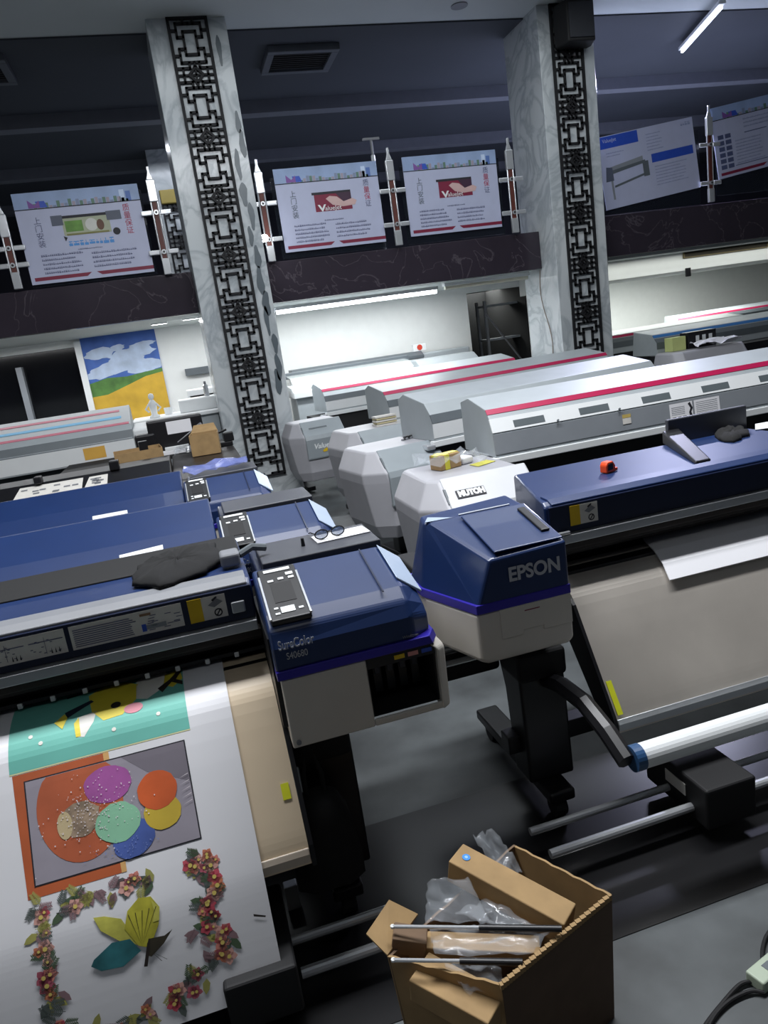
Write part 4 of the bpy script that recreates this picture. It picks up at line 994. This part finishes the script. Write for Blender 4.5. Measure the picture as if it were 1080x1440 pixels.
MB().box(2.9, 2.96, .5, .6, 1.2, 1.26).build('clip', M_blk, t, bevel=.01); MB().box(3.5, 3.58, .55, .65, 1.2, 1.28).build('clip', M_blk, t, bevel=.01)
for xx in (.3, 3.6): MB().box(xx, xx+.12, .3, .5, 0, .3).build('leg', M_blk, t)
t = thing('work_table', 'black work table behind the black printer, boxes on top', 'table', (-1.3, 7.1, 0))
MB().box(0, 1.66, .7, 1.4, 1.07, 1.11).build('top', M_blkm, t, bevel=.006)
MB().box(0, .32, .02, .7, 1.07, 1.11).build('side_top', M_blkm, t, bevel=.006)
for xx in (.03, 1.57):
    for yy in (.75, 1.32): MB().box(xx, xx+.06, yy, yy+.06, 0, 1.07).build('leg', M_blk, t)
def carton(label, c, w, d, h, rz, m, opened=True, group=None):
    t = thing('cardboard_box', label, 'box', c, rz, group)
    b = MB(); w2, d2 = w/2, d/2; k = .006
    b.box(-w2, w2, -d2, d2, 0, k); b.box(-w2, w2, -d2, -d2+k, k, h); b.box(-w2, w2, d2-k, d2, k, h); b.box(-w2, -w2+k, -d2+k, d2-k, k, h); b.box(w2-k, w2, -d2+k, d2-k, k, h)
    if not opened: b.box(-w2, w2, -d2, d2, h-k, h)
    b.build('carton', m, t)
    return t
c = carton('low open cardboard box, left of the black folded case', (-.42, 7.25, 1.13), .44, .36, .15, .1, M_kraft); c.location = (-.50, 7.42, 1.112)
MB().box(.02, .1, -.05, .05, .01, .22).build('contents', M_blk, c)
c = carton('small square cardboard box beside the left column', (.14, 7.35, 1.121), .27, .26, .2, -.08, M_kraft, True)
MB().poly([(-.13,.13,.2),(.13,.13,.2),(.1,.3,.26),(-.1,.3,.26)]).build('flap', M_kraft, c)
t = thing('folded_case', 'black folded case with a white label behind the cardboard boxes', 'case', (-.12, 8.0, 1.112), .05)
MB().box(-.28, .28, -.1, .1, 0, .36).build('case', M_blk, t, bevel=.02)
MB().box(-.42, -.22, -.12, .05, .08, .24).build('side_pocket', M_blk, t, bevel=.02)
MB().box(-.09, .16, -.104, -.1, .2, .33).build('label', M_paper, t)
tag(MB().box(-.14, .10, -.04, .04, 0, .04).build('white_carton', M_paper, loc=(-.16, 7.855, 1.112), bevel=.004), 'slim white carton lying on the front edge of the black table', 'carton')
tag(MB().box(-.12, .12, -.035, .035, 0, .035).build('white_carton', M_wht, loc=(-.14, 7.855, 1.1525), bevel=.004), 'shorter white carton stacked on top of the slim white carton, black table', 'carton')
crumple('crumpled clear bag next to the square cardboard box', 'plastic_bag', (-.06, 7.5), .22, .2, 1.113, M_clear, 'bag', 8, .1)
t = thing('black_clamp', 'black clamp by the lower left column edge, on the black table end', 'clamp', (.36, 7.42, 1.121)); t.location = (.32, 7.75, 1.111)
MB().box(-.1, .1, -.05, .05, 0, .05).box(.02, .12, -.05, .05, .05, .14).build('body', M_blk, t, bevel=.01)
MB().path([(-.09,0,.05),(-.05,0,.14),(.06,0,.17)], .012).build('lever', M_blk, t)
t = thing('metal_ruler', 'light metal ruler leaning over the square cardboard box', 'ruler', (.0, 7.75, 1.3))
MB().box(-.14, .14, -.012, .012, 0, .006).build('blade', M_alu, t); t.rotation_euler = (0, -.5, .2)
MB().lathe((.14,0,.003), [(.001,-.01),(.03,-.01),(.03,.01),(.001,.01)], n=14).build('knob', M_grey, t)

# labels, cloths and small things on the blue printers
def strip(label, corners, m=M_wht, cat='label'):
    a = [Vector(c) for c in corners]; n = (a[1]-a[0]).cross(a[3]-a[0]).normalized()
    if n.z < 0: n = -n
    return tag(MB().loft([[p+n*.001 for p in a], [p+n*.003 for p in a]]).build('blank_label', m), label, cat)
def lidp(X, u, y0): # point on sloped lid of a blue printer
    return (X, y0+.32+.18*u, 1.115+.08*u) if u <= 1 else (X, y0+.5+.34*(u-1), 1.195+.08*(u-1))
def lid_hit(px, py, y0):
    d = _ray(px, py); best = None
    for (ya, za), (yb, zb) in (((y0+.32,1.115),(y0+.5,1.195)), ((y0+.5,1.195),(y0+.84,1.275))):
        n = Vector((0, -(zb-za), yb-ya)); k = (Vector((0,ya,za))-CP).dot(n)/d.dot(n); p = CP+d*k
        if ya-.02 <= p.y <= yb+.02: return tuple(p+n.normalized()*.002)
    k = (y0+.5); return tuple(at_y(px, py, y0+.5))
strip('white blank label strip on the second blue printer lid', [lid_hit(168,782,3.17), lid_hit(229,767,3.17), lid_hit(230,774,3.17), lid_hit(169,790,3.17)])
strip('white blank label strip on the third blue printer lid', [lid_hit(130,727,4.46), lid_hit(179,718,4.46), lid_hit(180,724,4.46), lid_hit(131,735,4.46)])
def cloth(label, pts, z, hgt, seed, name='black_cloth', m=M_cloth, cat='cloth'):
    """a soft low heap over an outline"""
    r = random.Random(seed); c = Vector((sum(p[0] for p in pts)/len(pts), sum(p[1] for p in pts)/len(pts), 0))
    fine = []
    for i in range(len(pts)):
        a, b = Vector((*pts[i][:2], 0)), Vector((*pts[(i+1) % len(pts)][:2], 0))
        for k in range(4): fine.append(a.lerp(b, k/4)+Vector((r.uniform(-.012,.012), r.uniform(-.012,.012), 0)))
    mb = MB(); rings = []
    for s, hz in ((1,0),(.97,.45),(.8,.8),(.55,1),(.25,.95),(.05,.9)):
        rings.append([(c.x+(p.x-c.x)*s, c.y+(p.y-c.y)*s, z(c.x+(p.x-c.x)*s, c.y+(p.y-c.y)*s)+hgt*hz*(1+(r.uniform(-.3,.3) if hz else 0))) for p in fine])
    mb.loft(rings)
    return tag(mb.build(name, m, smooth=True), label, cat)
p0 = [at_z(x, y, 1.28) for x, y in ((188,822),(190,800),(232,780),(262,770),(300,765),(312,790),(280,808),(225,826))]
cloth('black cloth heaped on the rear of the front left printer', [(p.x, p.y) for p in p0], lambda x, y: 1.277 if y < 3.06 else 1.2, .03, 4)
p0 = [at_z(x, y, 1.27) for x, y in ((1005,612),(1020,604),(1048,603),(1052,613),(1035,622),(1012,621))]
cloth('black cloth pad on top of the right printer near the right edge', [(p.x, p.y) for p in p0], lambda x, y: 1.268, .03, 5)
strip('pale blue white sheet on the top of the right printer at the right edge', [at_z(1062,605,1.27), at_z(1100,600,1.27), at_z(1100,590,1.27), at_z(1062,597,1.27)], M_wht, 'sheet')
# orange tape measure on the right printer
p = at_z(855, 664, 1.268)
t = thing('tape_measure', 'orange and black tape measure lying on top of the right blue printer', 'tape measure', (p.x, p.y, 1.2685), .3)
MB().prism_y([(-.03,0),(.03,0),(.03,.03),(.015,.05),(-.02,.05),(-.03,.035)], -.02, .02).build('case', M_org, t, bevel=.006)
MB().prism_y([(-.022,.012),(.012,.012),(.012,.042),(-.018,.042)], -.023, .023).build('grip', M_blk, t, bevel=.004)
MB().box(.028, .05, -.014, .014, 0, .014).build('tab', M_org, t, bevel=.003)
# glasses and sheet on the front printer shelf
tag(MB().box(-.12, .09, -.05, .06, 0, .004).build('white_card', M_paper, loc=(.50, 2.70, 1.276), rot=(0,0,.06)), 'white card lying on the dark rear shelf of the front left printer', 'card')
t = thing('eyeglasses', 'dark eyeglasses lying on the rear shelf of the front left printer', 'glasses', (.44, 2.68, 1.281), .1)
for s in (-1, 1):
    pts = [(s*.033+.026*math.cos(a), 0, .02+.018*math.sin(a)) for a in [i*math.pi/8 for i in range(17)]]
    MB().path(pts, .0025).build('rim', M_blk, t)
    MB().prism_y([(s*.033+.024*math.cos(i*math.pi/8), .02+.016*math.sin(i*math.pi/8)) for i in range(16)], -.0006, .0006).build('lens', mat('lens_blue', '#5f7fae', .05, alpha=.5), t)
    MB().path([(s*.058,0,.026),(s*.06,.06,.02),(s*.055,.11,.006)], .0025).build('temple_arm', M_blk, t)
MB().path([(-.008,0,.024),(0,-.002,.028),(.008,0,.024)], .0025).build('bridge', M_blk, t)
tag(MB().lathe((.33, 2.66, 1.276), [(.001,0),(.008,0),(.006,.03),(.001,.032)], n=10).build('small_screw', M_blk), 'tiny dark screw standing beside the eyeglasses', 'screw')
# blue plastic bag on the third printer shelf
crumple('blue tinted clear plastic bag lying on the third blue printer', 'plastic_bag', (.13, 4.98), .42, .22, 1.277, mat('blue_film', '#7c88c4', .12, alpha=.38, var=.4, scale=9), 'bag', 12, .06)
# hand-held clutter behind the front printer's control panel
t = thing('carriage_lever', 'dark grey lever block behind the front left printer control panel', 'lever', (.06, 2.62, 1.273))
MB().box(-.04, .03, -.04, .05, 0, .05).build('block', M_grey, t, bevel=.012)
MB().path([(.03,0,.03),(.08,.02,.045),(.13,.03,.03)], .014).build('handle', M_band, t)
# on the grey towers
t = thing('spring_clip', 'black metal clip on the end cover of the second grey printer', 'clip', at_z(576, 617, 1.052), .4)
for k in range(3): MB().path([(-.07+.05*k,-.02,.012),(-.05+.05*k,.02,.02),(-.02+.05*k,-.01,.03),(.02+.05*k,.02,.014)], .008).build('coil', M_blk, t)
MB().box(-.09, .1, -.012, .012, 0, .012).build('jaw', M_grey, t)
p = at_z(541, 597, 1.053)
t = thing('paper_stack', 'small stack of yellowed papers on the third grey printer end cover', 'stack', (p.x, p.y, 1.052), .1)
for k in range(5): MB().box(-.12+.01*(k % 2), .12, -.07, .07-.01*(k % 3), k*.022, k*.022+.016).build('bundle', mat('aged_paper', '#c2b790', .7) if k % 2 else M_paper2, t)
crumple('clear plastic bag with yellow tape heaped on the end cover of the MUTOH printer', 'plastic_bag', (1.68, 4.72), .42, .40, 1.053, M_clear, 'bag', 21, .1)
t = thing('taped_carton', 'torn cardboard carton with yellow tape on the MUTOH printer end cover', 'carton', (1.66, 4.72, 1.053), .3)
b = MB(); b.box(-.1, .08, -.06, .06, 0, .1); b.build('carton', M_kraft, t, bevel=.005)
MB().box(-.103, .083, -.03, .03, .09, .104).box(-.06, -.02, -.063, .063, .0, .103).build('yellow_tape', mat('yellow_tape', '#cfc63a', .3), t)
MB().box(.10, .2, -.05, .07, 0, .05).build('white_wad', M_paper, t, bevel=.015)
strip('yellow tape strip stuck on the top of the MUTOH end cover', [(1.82,4.55,1.052),(1.98,4.62,1.052),(1.95,4.72,1.052),(1.80,4.66,1.052)], mat('yellow_tape2', '#c9c456', .4), 'tape')

# ================================================================== FOREGROUND
# open carton
A, B, Cc, D = (at_z(705,1385,.42), at_z(860,1258,.42), at_z(722,1180,.42), at_z(545,1345,.40))
t = thing('open_carton', 'open brown cardboard carton full of packaging on the floor in front', 'carton', ((A.x+Cc.x)/2, (A.y+Cc.y)/2, 0))
O = Vector(t.location)
def wall(p, q, h0, h1, m, name, flare=.0, tk=.006):
    p, q = Vector((p.x-O.x, p.y-O.y, 0)), Vector((q.x-O.x, q.y-O.y, 0))
    n = Vector((0,0,1)).cross(q-p).normalized()
    pb, qb = p*.93, q*.93
    N = 14
    def pt(u, s):  # s = 0 bottom .. 1 top
        b = pb.lerp(qb, u); tp = p.lerp(q, u); h = h0+(h1-h0)*u
        v = b.lerp(tp, s); v.z = h*s; return v
    mb = MB(); rings = []
    for i in range(N+1):
        u = i/N
        w = .0025*math.sin(i*2.2)
        rings.append([pt(u, 0)+n*tk, pt(u, 0)-n*tk*.2, pt(u, 1)+Vector((0,0,w))-n*tk*.2, pt(u, 1)+Vector((0,0,w))+n*tk])
    mb.loft(rings)
    return mb.build(name, m, t)
wall(A, B, .42, .42, mat('shaded_cardboard', '#5e4a3a', .8, var=.1, scale=14), 'front_wall'); wall(B, Cc, .42, .40, M_kraft, 'right_wall'); wall(Cc, D, .40, .40, M_kraftd, 'back_wall'); wall(D, A, .40, .42, M_kraft, 'left_wall')  # front wall's darker brown paints in its shade
MB().poly([Vector((p.x-O.x, p.y-O.y, 0))*.93+Vector((0,0,.006)) for p in (A, B, Cc, D)]).poly([Vector((p.x-O.x, p.y-O.y, 0))*.93+Vector((0,0,.001)) for p in (D, Cc, B, A)]).build('bottom', M_kraftd, t)
d0 = Vector((D.x-O.x, D.y-O.y, .40)); 
MB().loft([[d0+Vector((.0,.0,0)), d0+Vector((.12,.10,.0)), d0+Vector((.05,.13,.05)), d0+Vector((-.04,.05,.04))], [d0+Vector((.0,.0,.005)), d0+Vector((.12,.10,.005)), d0+Vector((.05,.13,.055)), d0+Vector((-.04,.05,.045))]]).build('flap', M_kraft, t)
# corrugated edge on the front wall
pa, pb_ = Vector((A.x-O.x, A.y-O.y, .42)), Vector((B.x-O.x, B.y-O.y, .42))
m = MB()
for i in range(44):
    u = i/44; q = pa.lerp(pb_, u); m.box(q.x-.004, q.x+.004, q.y-.006, q.y+.006, .41, .424+.002*(i % 2))
m.build('corrugated_edge', M_kraft, t)
def slab(label, name, p, q, wid, hgt, m, cat, up=Vector((0,0,1))):
    """long box between p and q"""
    p, q = Vector(p), Vector(q); d = (q-p).normalized(); s = d.cross(up).normalized(); n = s.cross(d)
    mb = MB(); mb.loft([[o+s*a*wid/2+n*b*hgt/2 for a, b in ((-1,-1),(1,-1),(1,1),(-1,1))] for o in (p, q)])
    return tag(mb.build(name, m, bevel=.004), label, cat), d, s, n
pL, pR = at_z(640,1212,.47), at_z(800,1300,.40)
o, dd, sd, nn = slab('long kraft carton with a blue round sticker, leaning in the open carton', 'kraft_carton', pL, pR, .085, .075, M_kraft, 'carton')
q = pL+dd*.035+nn*.0385
MB().loft([[q+dd*.012*math.cos(a)+sd*.012*math.sin(a)+nn*e for a in [i*math.pi/9 for i in range(18)]] for e in (0, .001)]).build('blue_sticker', mat('sticker_blue', '#1f86d8', .4), o)
MB().loft([[q+dd*.005*math.cos(a)+sd*.005*math.sin(a)+nn*e for a in [i*math.pi/9 for i in range(18)]] for e in (.001, .0016)]).build('sticker_centre', mat('sticker_pale', '#8fc0ea', .4), o)
slab('kraft carton lying at the bottom edge inside the open carton', 'kraft_carton', at_z(590,1372,.35), at_z(700,1432,.33), .10, .07, M_kraft, 'carton')
slab('brown paper roll box under the metal rods in the open carton', 'kraft_carton', at_z(575,1330,.36), at_z(760,1338,.34), .06, .05, M_kraft, 'carton')
slab('short brown cardboard piece at the left corner of the open carton', 'cardboard_piece', at_z(552,1318,.41), at_z(600,1325,.39), .06, .05, M_kraftd, 'cardboard')
for k, (a, b, z) in enumerate((((552,1303),(790,1306),.455), ((553,1350),(735,1353),.435))):
    pa, pb2 = at_z(a[0], a[1], z), at_z(b[0], b[1], z-.01); mid = pa.lerp(pb2, .52)
    t2 = thing('metal_rod', ['upper metal rod with a black sleeve across the open carton', 'lower metal rod with a black sleeve across the open carton'][k], 'rod', tuple(pa))
    MB().tube((0,0,0), mid-pa, .005, n=12).build('shaft', M_steel, t2)
    MB().tube(mid-pa, pb2-pa, .0085, n=14).build('sleeve', M_blk, t2)
    MB().lathe((0,0,0), [(.001,-.005),(.006,-.003),(.006,.003),(.001,.005)], n=10).build('tip', M_wht, t2)
p = at_z(690,1200,.47)
def bag(label, pts, z, amp, seed):
    c = [at_z(x, y, zz) for (x, y), zz in zip(pts, z)]
    r = random.Random(seed); n = 9; mb = MB(); g = {}
    for i in range(n):
        for j in range(n):
            u, v = i/(n-1), j/(n-1)
            q = c[0].lerp(c[1], u).lerp(c[3].lerp(c[2], u), v)
            g[i, j] = len(mb.v); mb.v.append(tuple(q+Vector((r.uniform(-.004,.004), r.uniform(-.004,.004), r.uniform(0, amp)))))
    for i in range(n-1):
        for j in range(n-1): mb.f.append((g[i,j], g[i+1,j], g[i+1,j+1], g[i,j+1])); mb.m.append(0)
    o = mb.build('plastic_bag', M_clear, recalc=False); 
    for q in o.data.polygons: q.use_smooth = True
    md = o.modifiers.new('solid', 'SOLIDIFY'); md.thickness = .004; md.offset = 0
    return tag(o, label, 'bag')
bag('clear plastic bag standing up at the left in the open carton', [(602,1245),(660,1240),(690,1300),(600,1305)], (.50,.50,.44,.43), .022, 3)
bag('clear plastic bag between the two metal rods', [(605,1308),(780,1310),(745,1345),(610,1345)], (.43,.43,.41,.41), .02, 4)
bag('clear plastic bag at the bottom of the open carton, under the lower rod', [(620,1358),(705,1362),(715,1400),(660,1400)], (.40,.40,.37,.37), .02, 5)
bag('clear plastic bag poking out of the back of the open carton', [(665,1180),(700,1176),(735,1230),(700,1240)], (.50,.50,.42,.42), .03, 6)
bag('clear plastic bag beneath the long kraft carton', [(640,1285),(690,1268),(760,1310),(700,1310)], (.42,.42,.41,.41), .02, 9)

# black bag hanging by the front printer
px = at_y(455, 1160, 2.12)
t = thing('black_bag', 'black bag hanging under the right end of the front left printer', 'bag', (px.x, 2.2, .22))
prof = []
MB().loft([[(x*w, y*d, z) for x, y in ((-1,-.6),(-.6,-1),(.6,-1),(1,-.6),(1,.6),(.6,1),(-.6,1),(-1,.6))] for z, w, d in ((.0,.09,.06),(.02,.115,.08),(.12,.115,.085),(.24,.10,.08),(.31,.07,.06),(.335,.03,.03))]).build('pouch', M_cloth, t, smooth=True)
MB().path([(-.03,0,.32),(-.03,.0,.40),(0,0,.54),(.03,0,.40),(.03,0,.32)], .008).build('strap', M_cloth, t)
# power strip and cables at lower right
p = at_z(1062, 1378, .02)
t = thing('power_strip', 'grey green power strip on the floor at the bottom right corner', 'power strip', (p.x+.02, p.y, 0), .25)
MB().box(-.03, .22, -.03, .03, 0, .04).build('body', mat('pale_green_plastic', '#a9b5a2', .5), t, bevel=.006)
for k in range(2): MB().box(.02+.07*k, .05+.07*k, -.012, .012, .04, .0415).build('socket', M_band, t)
def cab(label, pts):
    q = [at_z(x, y, .012) for x, y in pts]
    f = []
    for i in range(len(q)-1):
        p0, p1, p2, p3 = q[max(i-1,0)], q[i], q[i+1], q[min(i+2,len(q)-1)]
        for k in range(6):
            u = k/6; f.append(.5*((2*p1)+(p2-p0)*u+(2*p0-5*p1+4*p2-p3)*u*u+(3*p1-p0-3*p2+p3)*u**3))
    f.append(q[-1])
    tag(MB().path(f, .006).build('power_cable', M_blkm), label, 'cable')
cab('black cable running from the power strip down to the bottom edge', [(1058,1380),(1040,1385),(1015,1412),(990,1445),(975,1480)])
cab('second black cable looping beneath the power strip', [(1075,1396),(1055,1394),(1025,1408),(1000,1436),(985,1480)])
cab('black cable looping at the right edge above the power strip', [(1090,1300),(1076,1320),(1072,1345),(1080,1362),(1095,1368)])
# small things on the floor under the front printer
p = at_z(412, 1262, .12)
tag(MB().box(-.025, .025, -.02, .02, 0, .10).build('small_white_carton', M_lg, bevel=.004, loc=(p.x, p.y+.1, .0)), 'small pale carton on the floor in the dark under the front left printer', 'carton')

# ================================================================== LIGHT
def area(name, loc, size, power, col=(1,1,1), rot=(0,0,0), sy=None, spread=math.pi):
    l = bpy.data.lights.new(name, 'AREA'); l.energy = power; l.color = col; l.size = size; l.spread = spread
    if sy: l.shape = 'RECTANGLE'; l.size_y = sy
    o = bpy.data.objects.new(name, l); COL.objects.link(o); o.location = loc; o.rotation_euler = rot
    return o
# hall lights in the ceiling, lights under the balcony, and added fill lamps
area('hall_light', (.8, 3.35, 5.9), 6.0, 560, (.95,.97,1), sy=.55)
area('hall_light_rear', (3.0, 8.0, 5.9), 7.0, 110, (.9,.96,1), sy=1.2)
area('front_fill_light', (.0, -1.5, 5.9), 4.0, 22, (.95,.97,1), sy=.7)  # added fill lamp behind the camera, lifts the paper and cream fronts
area('tube_light_middle', (2.7, 10.74, 2.46), 2.4, 65, (.95,.98,1), sy=.12)
area('soffit_light_left', (-2.0, 11.8, 2.58), 5.0, 100, (.97,.98,1), sy=.6)
area('soffit_light_middle', (3.0, 12.1, 2.58), 3.5, 50, (.97,.99,1), sy=.6)
area('soffit_light_right', (9.5, 15.2, 2.58), 7.0, 430, (.97,1,.96), sy=1.5)
area('bulkhead_light', (8.5, 10.75, 2.6), 4.0, 12, (.97,1,.95), sy=.2)
area('upstairs_fill_left', (.5, 14.5, 5.7), 3.0, 45, (.85,.9,1), sy=.3)  # added fill lamp, brightens the dark void upstairs
area('upstairs_haze_fill', (8.6, 11.6, 5.7), 1.6, 520, (.70,.72,1), sy=.3)  # added bluish lamp, tints the upper right void like purple haze
w = bpy.data.worlds.new('world'); SC.world = w; w.use_nodes = True
w.node_tree.nodes['Background'].inputs[0].default_value = (.62,.70,.85,1); w.node_tree.nodes['Background'].inputs[1].default_value = .025
SC.view_settings.view_transform = 'Standard'; SC.view_settings.look = 'None'; SC.view_settings.gamma = 1; SC.view_settings.exposure = 0
SC.view_settings.use_curve_mapping = False
